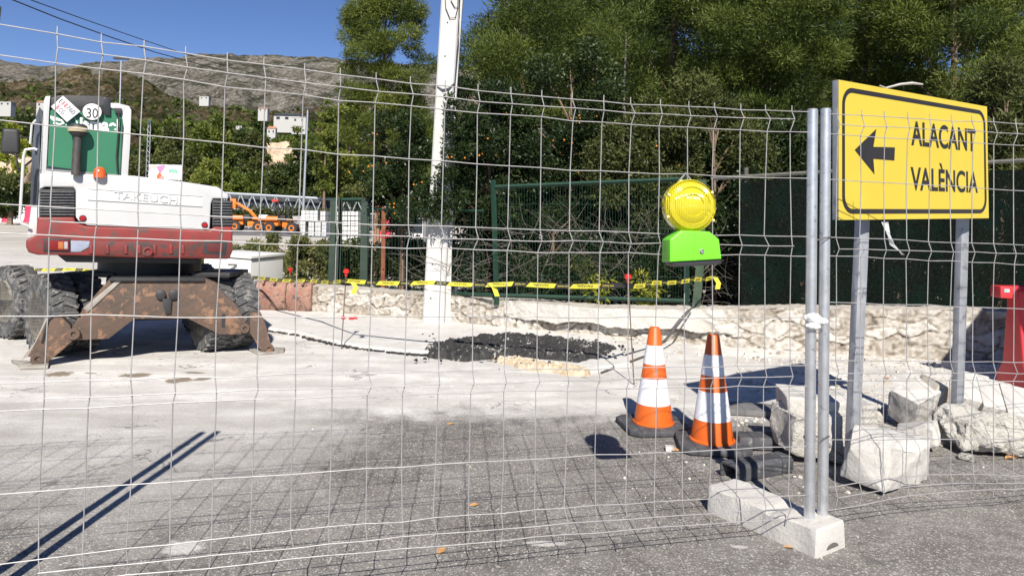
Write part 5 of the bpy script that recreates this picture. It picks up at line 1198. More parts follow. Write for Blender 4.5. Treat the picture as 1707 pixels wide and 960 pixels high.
# ------------------------------------------------------------------ excavator
def excavator():
    WHT = mat('white_machine_paint', (.47, .47, .465), (.52, .52, .515), 2.5, .38, c3=(.44, .425, .40), s3=7, t3=.66, bstr=.04, bscale=12, coat=.2)
    RED = mat('faded_red_paint', (.235, .030, .026), (.15, .024, .021), 3.5, .5, c3=(.10, .05, .04), s3=9, t3=.58, bstr=.15, bscale=22)
    RUST = mat('rusty_muddy_steel', (.125, .078, .055), (.07, .055, .045), 4.5, .85, c3=(.24, .135, .08), s3=9, t3=.58, bstr=.8, bscale=24, bdist=.015)
    EDGE = mat('muddy_pale_steel', (.34, .32, .28), (.22, .19, .16), 9, .85, bstr=.5)
    BLK = mat('black_machine_part', (.02, .02, .022), (.035, .034, .034), 8, .55, bstr=.15)
    TYR = mat('dusty_tyre', (.048, .048, .05), (.10, .10, .098), 8, .85, c3=(.20, .19, .175), s3=14, t3=.55, bstr=.5, bscale=40)
    RIM = mat('muddy_rim', (.34, .30, .24), (.46, .42, .35), 9, .85, bstr=.4)
    GRNP = mat('green_cab_panel', (.028, .15, .078), (.032, .17, .088), 2, .4, bstr=.03)
    fL, fR = G(75, 610), G(440, 590)
    c0 = (fL+fR)/2; t = thing('wheeled_excavator', 'red and white wheeled excavator seen from behind, resting on rusty stabiliser legs', 'excavator', tuple(c0))
    lat = (fR-fL).normalized(); bk = Vector((-lat.y, lat.x, 0))      # bk points away from the camera
    n = -bk
    def c2(x, y): return (x/3.283, 400+y/3.283)
    def S(x, y, off=0): p = c2(x, y); return PL(p[0], p[1], c0+n*off, n)
    def sprism(name, pts, off, depth, m, bevel=.006, par=None):
        mb = MB(); mb.prism([S(x, y, off) for x, y in pts], bk*depth); return mb.build(name, m, par or t, bevel=bevel)
    cross = [(600, 212), (1120, 212), (1190, 240), (1232, 300), (1290, 350), (1335, 430), (1362, 480), (1345, 510), (1310, 517), (1200, 517), (1150, 492), (1030, 430), (735, 432), (595, 540), (430, 548), (388, 540), (378, 512), (392, 482), (455, 375)]
    cb = sprism('stabiliser_frame', cross, 0, .22, RUST, .008)
    # raised edge strip and plates
    sprism('edge_strip', [(455, 372), (480, 395), (672, 218), (645, 214)], .012, .012, EDGE, .002)
    for (a_, b_, c_, d_) in ((600, 214, 1120, 226),): sprism('top_lip', [(a_, b_-6), (c_, b_-6), (c_, d_), (a_, d_)], .03, .26, BLK, .004)
    for cx in (880, 950): 
        mb = MB(); mb.lathe([(.047, .0), (.047, .03), (.04, .034)], S(cx, 298, 0), n, 20); mb.build('step_disc', BLK, t, smooth=True)
    sprism('latch_tab', [(888, 320), (940, 325), (935, 400), (905, 405), (895, 370)], .03, .03, BLK, .004)
    lL = [(262, 425), (340, 425), (382, 465), (405, 545), (330, 612), (268, 662), (262, 684), (185, 684), (172, 640), (150, 640), (205, 540)]
    l1 = sprism('stabiliser_leg', lL, .035, .12, RUST); 
    lR = [(1368, 400), (1428, 398), (1452, 455), (1482, 565), (1502, 598), (1490, 612), (1440, 618), (1425, 600), (1365, 505)]
    l2 = sprism('stabiliser_leg', lR, .035, .12, RUST)
    mb = MB(); mb.tube([S(230, 560, .04), S(262, 440, .04), S(300, 405, .04), S(430, 398, .04)], .012, 6); mb.build('hydraulic_hose', BLK, l1, smooth=True)
    sprism('edge_strip', [(110, 660), (150, 640), (262, 470), (272, 425), (250, 430), (190, 560)], .03, .02, EDGE, .002, l1)
    for (leg, pts) in ((l1, [(60, 672), (95, 690), (108, 712), (262, 706), (268, 690), (150, 676)]), (l2, [(1362, 610), (1440, 600), (1560, 604), (1552, 622), (1412, 634)])):
        P = [G(*c2(x, y)) for x, y in pts]; mb = MB(); mb.prism([p+Vector((0, 0, .006)) for p in P], (0, 0, .025)); mb.build('foot_plate', EDGE, leg, bevel=.004)
    for (x, y, r, leg) in ((403, 515, .055, cb), (1340, 484, .05, cb), (208, 652, .062, l1), (1472, 594, .048, l2)):
        mb = MB(); p = S(x, y, .035); mb.lathe([(r, -.02), (r, .012), (r*.9, .018), (r*.42, .018), (r*.40, .002), (.001, .002)], p, n, 22); mb.build('pivot_pin', RUST, leg, smooth=True)
    mb = MB(); p = S(1222, 440, .0); mb.box(p, (.03, .02, .13), (lat, bk, Vector((0, 0, 1)))); mb.build('slot', BLK, cb)
    # wheels
    yaw = Vector((math.cos(math.radians(40)), math.sin(math.radians(40)), 0)); yawl = Vector((math.cos(math.radians(50)), math.sin(math.radians(50)), 0))
    def tyre(c, ax, R_=.41, w_=.25, nm='wheel', rim_side=-1):
        mb = MB(); prof = [(R_*.60, -w_/2), (R_*.80, -w_/2-.012), (R_*.93, -w_/2*.96), (R_*.97, -w_/2*.8), (R_*.975, 0), (R_*.97, w_/2*.8), (R_*.93, w_/2*.96), (R_*.80, w_/2+.012), (R_*.60, w_/2)]
        mb.lathe(prof, c, ax, 44)
        a_ = Vector(ax).normalized(); X = a_.orthogonal().normalized(); Y = a_.cross(X)
        for k in range(26):                                 # chunky lugs
            for sgn in (-1, 1):
                th = 2*math.pi*(k+(.5 if sgn > 0 else 0))/26; rd = X*math.cos(th)+Y*math.sin(th); tn = a_.cross(rd)
                v = (a_*sgn*.8+tn*.35).normalized(); mb.box(c+rd*R_*.985+a_*sgn*w_*.27, (w_*.48, .036, R_*.05), (v, rd.cross(v), rd), taper=.85)
                mb.box(c+rd*R_*.90+a_*sgn*w_*.50, (.012, .032, R_*.12), (a_, tn, rd))
        for k in range(26):
            th = 2*math.pi*(k+.25)/26; rd = X*math.cos(th)+Y*math.sin(th); tn = a_.cross(rd); mb.box(c+rd*R_*.985, (.04, .035, R_*.045), (a_, tn, rd), taper=.8)
        wh = thing_part = mb.build(nm, TYR, t, smooth=True, auto=30)
        mb = MB(); s_ = rim_side
        mb.lathe([(R_*.62, s_*w_*.50), (R_*.60, s_*w_*.46), (R_*.52, s_*w_*.40), (R_*.50, s_*w_*.18), (R_*.30, s_*w_*.10), (R_*.27, s_*w_*.34), (R_*.10, s_*w_*.36), (.001, s_*w_*.36)], c, ax, 32); mb.build('rim', RIM, wh, smooth=True)
        return wh
    def wc(px, py, D): q = AY(px, py, D); q.z = .41; return q
    tyre(wc(84, 530, 7.55), yawl); tyre(wc(131, 530, 7.85), yawl)
    y2 = Vector((math.cos(math.radians(56)), math.sin(math.radians(56)), 0)); tyre(wc(25, 520, 8.5), y2); 
    tyre(wc(392, 530, 8.15), yaw); tyre(wc(352, 530, 8.0), yaw)
    y3 = Vector((math.cos(math.radians(20)), math.sin(math.radians(20)), 0)); q = AY(330, 520, 9.3); q.z = .41; tyre(q, yaw)
    # axles and chassis
    a1, a2 = wc(110, 530, 7.65), wc(372, 530, 8.1); mb = MB(); mb.tube([a1, a2], .09, 12); mb.tube([wc(30, 520, 8.5), q], .08, 12)
    mb.build('axle', BLK, t, smooth=True)
    hub = (a1+a2)/2+bk*.7
    mb = MB(); mb.box(hub+Vector((0, 0, .22)), (.75, 1.9, .34), (lat, bk, Vector((0, 0, 1)))); mb.box(c0+bk*.22+Vector((0, 0, .62)), (1.0, .4, .2), (lat, bk, Vector((0, 0, 1)))); mb.build('chassis', BLK, t, bevel=.02)
    for (x0, x1) in ((128, 205), (325, 392)):               # mudguard / toolbox tops over the wheels
        a_, b_ = AY(x0, 452, 7.75), AY(x1, 455, 7.95); m_ = (a_+b_)/2; mb = MB(); mb.box((m_.x, m_.y+.15, m_.z-.02), ((b_-a_).length, .55, .05)); mb.build('mudguard', BLK, t, bevel=.01)
    mb = MB(); h = AY(240, 445, 8.1); mb.lathe([(.52, .80), (.52, 1.05), (.45, 1.1)], (h.x, 8.25, 0), n=32); mb.build('slew_ring', BLK, t, smooth=True)
    # --- upper structure: a frame of its own, turned a little less than the chassis
    ul = Vector((math.cos(math.radians(28)), math.sin(math.radians(28)), 0)); ub = Vector((-ul.y, ul.x, 0)); un = -ub
    U0 = AY(215, 400, 7.25); U0.z = 0
    def c1(x, y): return (x/3.31, 130+y/3.31)
    def H(x, y, off=0): return PL(x, y, U0+un*off, un)
    def hp(name, pts, off, depth, m, bevel=.008, par=None, crop=1, seg=2, tilt=0):
        P = [H(*(c1(x, y) if crop else (x, y)), off) for x, y in pts]; mb = MB(); mb.prism(P, ub*depth+Vector((0, 0, tilt))); return mb.build(name, m, par or t, bevel=bevel, seg=seg)
    body = hp('counterweight', [(62, 362), (124, 362), (126, 372), (145, 377), (350, 384), (357, 378), (388, 378), (388, 418), (383, 431), (378, 432), (240, 430), (122, 426), (62, 425), (47, 421), (43, 412), (43, 400), (60, 392)], 0, .95, RED, .02, crop=0, seg=3)
    for x in (152, 179, 210, 232, 258, 285, 305):
        hp('rib', [(x-2.5, 408), (x+2.5, 408), (x+3, 423), (x-3, 423)], .018, .03, RED, .006, body, 0)
    hp('bumper_recess', [(150, 402), (146, 424), (384, 430), (384, 404)], .004, .02, mat('worn_dark_red', (.16, .018, .014), (.09, .02, .016), 6, .6, c3=(.05, .03, .025), s3=12, t3=.52, bstr=.3), .002, body, 0)
    mb = MB(); mb.lathe([(.045, 0), (.045, .02), (.03, .022), (.028, .004), (.001, .004)], H(246, 419, .02), un, 20); mb.build('tow_eye', RED, body, smooth=True)
    hood = hp('engine_hood', [(66, 316), (75, 312), (122, 312), (126, 317), (126, 362), (130, 368), (146, 376), (338, 384), (350, 381), (352, 340), (355, 331), (381, 332), (381, 325), (364, 312), (305, 303), (222, 293), (66, 289)], .0, 1.25, WHT, .022, crop=0, seg=3)
    # upper rim panel above the left vent is covered by the hood polygon; vents:
    for (x0, x1, y0a, y0b, y1) in ((66, 125, 316, 315, 362), (354, 388, 333, 335, 378)):
        v = hp('vent', [(x0, y0a), (x1, y0b), (x1, y1), (x0, y1)], -.012, .9, BLK, .004, crop=0)
        for k in range(9):
            y = y0a+3+k*(y1-y0a-4)/9; hp('louvre', [(x0+1, y), (x1-1, y+.3), (x1-1, y+2.4), (x0+1, y+2.1)], .006, .02, mat('grey_louvre', (.06, .06, .065), (.12, .12, .12), 30, .5, bstr=0), .001, v, 0)
    fr_ = [(146, 315), (146.5, 332), (337, 344), (337, 328)]
    hp('name_recess', fr_, .003, .004, mat('white_machine_shade', (.64, .64, .63), (.70, .70, .69), 3, .4, bstr=0), .0, hood, 0)
    mb = MB(); O = H(190, 330.5, .008); X = H(301, 340, .008)-O; Uv = H(190, 318, .008)-O; text_mb(mb, 'TAKEUCHI', O, X, Uv, 1, fit=(X.length, Uv.length), weight=.012, centre=False, lift=.0)
    mb.v = mb.v; o = mb.build('embossed_lettering', WHT, hood); sm = o.modifiers.new('s', 'SOLIDIFY'); sm.thickness = .012; sm.offset = 0
    for (x, y) in ((138, 364), (341, 375)):
        mb = MB(); mb.lathe([(.030, 0), (.030, .012), (.026, .016), (.001, .017)], H(x, y, .0), un, 20); r_ = mb.build('reflector', mat('black_ring', (.03, .01, .01)), hood, smooth=True)
        mb = MB(); mb.lathe([(.024, .016), (.022, .020), (.001, .021)], H(x, y, .0), un, 20); mb.build('red_lens', mat('red_reflector', (.35, .01, .015), rough=.25, bstr=0), r_, smooth=True)
    hp('name_frame', [(146, 314), (337, 327), (337, 328), (146, 315.2)], .010, .01, WHT, .001, hood, 0); hp('name_frame', [(146, 332), (337, 343.5), (337, 345), (146, 333.4)], .010, .01, WHT, .001, hood, 0)
    tl = hp('tail_light', [(77, 400), (115, 401), (115, 418), (78, 417)], .02, .04, mat('tail_red', (.20, .010, .010), (.14, .01, .01), 20, .3, bstr=0), .004, body, 0)
    hp('indicator_lens', [(97, 403), (106, 403), (106, 415), (97, 415)], .023, .01, mat('amber_tail', (.40, .12, .03), bstr=0), .002, tl, 0); hp('reverse_lens', [(107, 403), (113, 403), (113, 415), (107, 415)], .023, .01, mat('clear_tail', (.35, .35, .36), bstr=0), .002, tl, 0)
    hp('light_housing', [(72, 397), (118, 398), (118, 421), (72, 420)], .006, .02, BLK, .004, body, 0)
    hp('exhaust_recess', [(118, 401), (150, 402), (148, 412), (134, 420), (118, 420)], .009, .02, mat('bluish_primer', (.30, .33, .42), (.22, .24, .30), 12, .6), .003, body, 0)
    hp('tail_light', [(345, 406), (372, 406), (372, 420), (345, 420)], .01, .03, mat('dark_tail', (.10, .012, .012), bstr=0), .003, body, 0)
    hp('light_housing', [(340, 402), (380, 402), (376, 425), (338, 423)], .007, .02, BLK, .003, body, 0)
    # cab
    CD = 1.25
    cab = hp('cab_frame', [(50, 392), (62, 390), (66, 290), (73, 168), (76, 161), (84, 160), (82, 184), (77, 284), (80, 300), (122, 303), (122, 314), (75, 312), (66, 318), (66, 392)], -.03, .06, WHT, .004, crop=0)
    hp('sill', [(76, 283), (201, 293), (214, 294), (213, 304), (76, 300)], -.035, .06, WHT, .004, cab, 0)
    hp('pillar', [(201, 296), (206.5, 214), (203, 190), (215, 177), (219, 184), (217, 240), (213, 297)], -.03, .06, WHT, .004, cab, 0)
    hp('roof_corner', [(180, 178), (181, 172), (195, 172), (215, 177), (203, 192), (197, 184), (188, 181)], -.033, .06, WHT, .003, cab, 0)
    hp('cab_side', [(62, 392), (66, 290), (73, 168), (76, 163), (81, 163), (72, 300), (68, 392)], -.09, CD, WHT, .01, cab, 0)
    hp('cab_side', [(207, 300), (212, 192), (211, 180), (216, 179), (218, 184), (213, 300)], -.09, CD, WHT, .01, cab, 0)
    gp = hp('green_panel', [(79, 283), (84, 185), (98, 176), (196, 181), (205, 192), (201, 293), (152, 290)], -.048, .015, GRNP, .0, cab, 0)
    rf = hp('roof', [(84, 181), (84, 163), (100, 159), (170, 160), (181, 172), (196, 172), (206, 190), (196, 188), (183, 180), (182, 193), (150, 190), (120, 186)], -.047, CD, BLK, .012, cab, 0)
    hp('work_light', [(172, 163), (184, 164), (184, 193), (174, 192)], -.02, .06, mat('lamp_housing', (.03, .03, .035), rough=.3, bstr=0), .006, cab, 0)
    hp('work_light', [(190, 180), (203, 181), (204, 190), (192, 189)], -.01, .05, BLK, .004, cab, 0)
    hp('window_seal', [(78, 284), (200, 293.5), (200, 291.5), (78, 281.5)], -.03, .02, mat('grey_seal', (.25, .25, .24), bstr=0), .0, gp, 0)
    hp('window_seal', [(203.5, 210), (206, 210), (202, 293), (200, 293)], -.03, .02, BLK, .0, gp, 0)
    # lettering on the green panel
    WP = mat('white_print', (.80, .80, .80), bstr=0)
    mb = MB(); O = H(133, 215, -.043); X = H(199, 219.5, -.043)-O; Uv = H(133, 194, -.043)-O; 
    text_mb(mb, 'ismael', O, X, Uv, 1, fit=(X.length, Uv.length), weight=.035, centre=False, lift=.0); mb.build('lettering', WP, gp)
    mb = MB()
    for (pts) in ([(84, 193), (97, 197), (104, 200), (108, 206), (100, 209), (88, 207), (90, 203), (84, 198)], [(124, 196), (129, 202), (131, 209), (127, 205)], [(109, 208), (116, 205), (112, 207), (110, 210)]):
        P = [H(x, y, -.043) for x, y in pts]; mb.add(P, [tuple(range(len(P)))])
    mb.build('emblem', WP, gp)
    mb = MB(); P = [H(x, y, -.042) for x, y in [(93, 201), (101, 202), (104, 204), (99, 206), (93, 204)]]; mb.add(P, [tuple(range(5))]); mb.build('emblem_hole', GRNP, gp)
    hp('lower_glass', [(80, 277), (120, 282), (120, 287), (80, 283)], -.043, .004, mat('dark_glass', (.02, .03, .035), rough=.1, bstr=0), 0, gp, 0)
    mb = MB(); mb.tube([H(198, 190, .0), H(197, 222, -.02), H(194, 262, -.02), H(196, 290, -.02)], .007, 6); mb.build('cable', BLK, cab, smooth=True)
    # number plate and speed disc
    pl = hp('number_plate', [(85, 178), (105, 160), (134, 186), (111.5, 204)], -.005, .006, mat('plate_white', (.72, .72, .73), (.66, .66, .67), 10, .4, bstr=0), .001, cab, 0)
    e1 = H(134, 186, .0)-H(105, 160, .0); dn = H(85, 178, .0)-H(105, 160, .0); RDP = mat('red_print', (.6, .04, .05), bstr=0); BLP = mat('black_print', (.02, .02, .02), bstr=0)
    O0 = H(105, 160, -.002)
    def ptxt(s_, u, v, w_, m_):
        mb = MB(); text_mb(mb, s_, O0+e1*u+dn*v, e1, -dn, 1, fit=(e1.length*w_, dn.length*.30), weight=.01, centre=False, lift=.0); mb.build('lettering', m_, pl)
    ptxt('E', .06, .47, .09, BLP); ptxt('8', .20, .47, .07, RDP); ptxt('8', .33, .47, .10, RDP); ptxt('760', .46, .47, .42, mat('grey_print', (.22, .22, .23), bstr=0)); ptxt('B', .16, .90, .11, RDP); ptxt('CG', .32, .90, .26, mat('grey_print', (.22, .22, .23)))
    mb = MB(); cdk = H(153.5, 186.5, -.01); rd = .085; mb.lathe([(rd, -.004), (rd, .004), (.001, .004)], cdk, un, 40); dk = mb.build('speed_disc', mat('disc_white', (.80, .80, .80), bstr=0), cab)
    mb = MB(); O = H(144, 196.5, -.004); X = H(163, 197, -.004)-O; text_mb(mb, '30', O, X, Vector((0, 0, 1)), 1, fit=(X.length, X.length*1.02), weight=.006, centre=False, lift=.0); mb.build('lettering', BLP, dk)
    ring = MB(); k_ = 40; P = []
    for i in range(k_): a_ = 2*math.pi*i/k_; P.append(cdk+un*.006+ul*math.cos(a_)*rd+Vector((0, 0, math.sin(a_)*rd)))
    for i in range(k_): a_ = 2*math.pi*i/k_; P.append(cdk+un*.006+ul*math.cos(a_)*rd*.93+Vector((0, 0, math.sin(a_)*rd*.93)))
    ring.add(P, [(i, (i+1) % k_, k_+(i+1) % k_, k_+i) for i in range(k_)]); ring.build('disc_border', BLP, dk)
    # exhaust and beacon
    ex = MB(); b0 = H(126, 292, .045); b1 = H(130, 222, .045); ex.tube([b0, b1], .038, 18); exh = ex.build('exhaust_pipe', mat('dark_exhaust', (.055, .05, .05), (.10, .09, .08), 9, .6, .4), hood, smooth=True)
    mb = MB(); mb.lathe([(.05, -.03), (.075, 0), (.08, .01)], b1, n=24); mb.lathe([(.08, .052), (.075, .07), (.05, .085), (.001, .088)], b1, n=24); mb.build('exhaust_cap', BLK, exh, smooth=True)
    mb = MB(); mb.lathe([(.084, .01), (.086, .03), (.082, .052)], b1, n=24); mb.build('cap_rim', mat('tan_rim', (.42, .35, .20), (.34, .27, .15), 15, .6), exh, smooth=True)
    b = H(166, 291, .02); mb = MB(); r_ = .055; mb.lathe([(r_, -.03), (r_, .0), (r_*.95, .03), (r_*.75, .055), (r_*.4, .07), (.001, .073)], b, n=24)
    mb.build('beacon', mat('orange_beacon', (.75, .12, .015), (.6, .07, .01), 20, .2, bstr=0, coat=.6), hood, smooth=True)
    # handrail, mirror, cab-door edge
    mb = MB(); mb.tube([H(62, 250, -.2), H(56, 248, -.2), H(42, 250, -.2), H(39, 262, -.2), H(33, 365, -.2), H(36, 373, -.2), H(48, 377, -.2)], .013, 8); mb.build('handrail', WHT, cab, smooth=True)
    hp('door_glass', [(50, 345), (53, 255), (58, 200), (66, 178), (66, 290), (62, 345)], -.4, .5, mat('smoked_glass', (.05, .055, .07), (.10, .11, .13), 3, .15, bstr=0), .004, cab, 0)
    hp('door_frame', [(45, 395), (52, 345), (62, 345), (62, 395)], -.25, .3, WHT, .006, cab, 0)
    mb = MB(); mc = H(18, 236, -.9); mb.box(mc, (.17, .09, .26), (ul, ub, Vector((0, 0, 1))), taper=.86); mi = mb.build('mirror', BLK, cab, bevel=.03, seg=3); mb = MB(); mb.tube([mc+Vector((.05, 0, -.1)), mc+Vector((.09, 0, -.3)), H(60, 262, -.7)], .012, 6); mb.tube([H(30, 228, -.9), H(60, 232, -.6)], .01, 6); mb.build('mirror_arm', BLK, mi)
    mb = MB(); mb.tube([H(60, 200, -.3), H(53, 208, -.3), H(50, 240, -.3)], .01, 6); mb.build('door_rail', WHT, cab, smooth=True)
    # boom lying low in front, mostly hidden behind the body
    o = H(225, 330, -1.0); mb = MB(); P = [o+Vector((0, 0, -.25)), o+ub*.9+Vector((0, 0, 0)), o+ub*1.9+Vector((0, 0, -.15)), o+ub*2.7+Vector((0, 0, -.8))]; mb.tube(P, [.17, .16, .13, .09], 4); mb.build('boom', RED, t)
    hp('underframe', [(95, 425), (330, 430), (330, 440), (110, 437)], -.15, 1.3, BLK, .01, crop=0)
    # mud details
excavator()
# ------------------------------------------------------------------ white cabinet and buckets
def cabinet():
    D = 11.9; t = thing('white_cabinet', 'white plastic storage chest with a slightly raised lid behind the excavator wheels', 'chest', tuple(AY(418, 440, D)))
    o = AY(418, 440, D); o.z = 0; zt_ = AY(418, 434, D).z; Lv = (AY(340, 434, 12.6)-AY(418, 434, D)); Lv.z = 0; Rv = (AY(472, 434, 12.9)-AY(418, 434, D)); Rv.z = 0
    m = mat('white_grp', (.70, .70, .66), (.74, .74, .70), 3, .5, bstr=.04)
    mb = MB(); mb.prism([o, o+Rv, o+Rv+Lv, o+Lv], (0, 0, zt_)); mb.build('body', m, t, bevel=.015)
    mb = MB(); q = o-(Rv+Lv)*.02+Vector((0, 0, zt_+.02)); P = [q, q+Rv*1.06, q+(Rv+Lv)*1.05, q+Lv*1.05]; mb.prism(P, (0, 0, .05)); mb.build('lid', m, t, bevel=.015)
    mb = MB(); p = AY(390, 441, D+.24); mb.box(p-Vector((0, .06, 0)), (.14, .03, .03)); mb.build('handle', mat('dark_recess', (.12, .11, .10)), t)
    mb = MB(); X = Rv.normalized(); n_ = X.cross(Vector((0, 0, 1))); 
    for k, (s_, yy) in enumerate((('S W C H', 446), ('-----', 453), ('----------', 458))):
        pass
cabinet()
def bucket(px, pxe, py, pyb, D, lab):
    c = AY((px+pxe)/2, pyb, D); w_ = AY(pxe, 500, D).x-AY(px, 500, D).x; h = AY(px, py, D).z
    t = thing('digger_bucket', lab, 'digger bucket', (c.x, D, 0), 'rusty digger buckets on the ground'); m = mat('rusty_bucket', (.26, .12, .085), (.40, .27, .21), 4, .8, c3=(.13, .08, .065), s3=8, t3=.56, bstr=.5, bscale=20, bdist=.02)
    prof = [(0, 0), (-.07, .04), (-.12, .11), (-.155, .20), (-.16, .29), (-.14, .38), (-.08, .45), (0, h), (.18, h*.98), (.2, h*.9), (.02, h*.85), (-.06, .40), (-.10, .26), (-.05, .14), (.02, .06), (.42, .05), (.42, 0)]
    mb = MB(); mb.prism([Vector((c.x-w_/2, D+a_, b_)) for a_, b_ in prof], (w_, 0, 0)); sh = mb.build('shell', m, t, bevel=.006)
    for s_ in (-1, 1):
        mb = MB(); P = [(0, 0), (-.10, .10), (-.16, .25), (-.12, .42), (0, h), (.18, h*.98), (.42, .05), (.42, 0)]; mb.prism([Vector((c.x+s_*w_/2-.012, D+a_, b_)) for a_, b_ in P], (.024, 0, 0)); mb.build('side_plate', m, t, bevel=.004)
        mb = MB(); mb.prism([Vector((c.x+s_*w_*.17-.015, D+a_, b_)) for a_, b_ in ((-.12, .42), (-.17, .44), (-.16, .52), (-.08, h*1.02), (.02, h), (-.02, .42))], (.03, 0, 0)); mb.build('lug', m, t, bevel=.004)
bucket(425, 478, 468, 524, 11.0, 'left rusty digger bucket, with mud patches, behind the right stabiliser foot'); bucket(482, 520, 470, 524, 10.95, 'right rusty digger bucket, against the end of the stone wall')
# ------------------------------------------------------------------ distant yard
def loader(kind, px, D, lab, rz, sc):
    c = G(px, 382); c = AY(px, 380, D); t = thing('compact_loader', lab, 'loader', (c.x, D, 0), 'orange machines parked in the yard', rz); t.scale = (sc, sc, sc); ORG[t.name] = Vector((0, 0, 0))
    OR = mat('orange_machine_paint', (.75, .20, .015), (.65, .15, .015), 3, .5, bstr=0); BK = mat('black_machine_part', (.02, .02, .022))
    def bx(nm, c_, s_, m=OR, par=None, tp=1): mb = MB(); mb.box(c_, s_, taper=tp); return mb.build(nm, m, par or t, bevel=.04)
    bx('rear_body', (-.75, 0, .85), (1.0, 1.0, .65), tp=.85); bx('front_frame', (.55, 0, .6), (1.1, .8, .35)); bx('fender', (-.75, -.55, .95), (1.0, .25, .12)); bx('fender', (.75, -.55, .95), (.8, .2, .08))
    for x in (-.8, .8):
        for y in (-.6, .6):
            mb = MB(); mb.lathe([(.2, -.13), (.36, -.13), (.40, -.08), (.40, .08), (.36, .13), (.2, .13)], (x, y, .40), (0, 1, 0), 20); w_ = mb.build('wheel', BK, t, smooth=True)
            mb = MB(); s_ = -1 if y < 0 else 1; mb.lathe([(.22, s_*.10), (.20, s_*.14), (.06, s_*.12), (.001, s_*.12)], (x, y, .40), (0, 1, 0), 16); mb.build('rim', OR, w_, smooth=True)
    bx('seat', (-.1, 0, 1.05), (.4, .45, .4), BK)
    if kind == 0:
        mb = MB(); mb.tube([(.7, -.3, .8), (.1, -.3, 1.5), (-.9, -.3, 2.1)], .07, 6); mb.tube([(.7, .3, .8), (.1, .3, 1.5), (-.9, .3, 2.1)], .07, 6); mb.build('lift_arm', OR, t); bx('raised_bucket', (-1.05, 0, 2.0), (.4, .7, .7)); bx('hood_cover', (1.05, 0, 1.05), (.6, .7, .4), mat('white_machine_shade', (.6, .6, .6)))
    else:
        mb = MB()
        for y in (-.4, .4): mb.tube([(-.3, y, 1.1), (-.3, y, 2.15), (.3, y, 2.15), (.45, y, 1.1)], .045, 6)
        mb.build('roll_bar', BK, t); bx('canopy', (.0, 0, 2.2), (.8, .95, .08), BK); bx('skip', (1.35, 0, .95), (.9, 1.0, .55), mat('pale_skip', (.45, .44, .42)), tp=1.25)
        mb = MB(); mb.tube([(-.75, 0, 1.1), (-.75, 0, 2.2)], .03, 6); mb.build('beacon_stem', BK, t); bx('beacon_bar', (-.7, 0, 2.25), (.5, .15, .18), mat('red_plastic_far', (.5, .05, .03)))
loader(0, 414, 52, 'orange compact loader with its arm raised, left one of the two parked machines', math.radians(8), .98); loader(1, 474, 50, 'orange wheeled dumper with a dark roll bar, right one of the two parked machines', math.radians(-6), .98)
def blocks():
    m = mat('grey_block', (.42, .42, .41), (.55, .55, .54), 2, .9, bstr=.2, bscale=6)
    k = 0
    for (px, py0, py1, w_, lab) in ((519, 351, 368, 28, 'wide pale block pallet on top of the stacks, left one'), (541, 352, 368, 9, 'narrow pale pallet on top of the stacks, right one'), (508, 369, 388, 9, 'lowest leftmost pallet of grey hollow blocks'), (522, 370, 388, 10, 'second lower pallet of grey hollow blocks from the left'), (533, 370, 388, 10, 'third lower pallet of grey hollow blocks from the left'), (543, 370, 389, 8, 'fourth lower pallet of grey hollow blocks from the left')):
        D = 47; a_, b_ = AY(px-w_/2, py1, D), AY(px+w_/2, py0, D); zb = 0 if py1 > 380 else a_.z; t = thing('block_pallet', lab, 'pallet of blocks', ((a_.x+b_.x)/2, D, zb), 'pallets of concrete blocks')
        mb = MB(); h = b_.z-zb; W_ = b_.x-a_.x; nx, nz = max(2, int(W_/.25)), max(2, int(h/.22))
        for i in range(nx):
            for j in range(nz): mb.box((a_.x+W_*(i+.5)/nx, D, zb+h*(j+.5)/nz), (W_/nx*.93, .9, h/nz*.92))
        mb.build('blocks', m, t)
    for (px, lab) in ((566, 'stack of white blocks seen through the left half of the green gate'), (589, 'stack of white blocks seen through the right half of the green gate')):
        D = 40; t = thing('block_pallet', lab, 'pallet of blocks', (AY(px, 380, D).x, D, 0), 'pallets of concrete blocks'); x = AY(px, 380, D).x; mb = MB(); h = AY(px, 352, D).z
        for i in range(4):
            for j in range(6): mb.box((x-.35+.2*i, D, h*(j+.5)/6), (.17, .9, h/6*.8))
        mb.build('blocks', mat('white_block', (.62, .62, .60), (.7, .7, .69), 3, .9), t)
blocks()
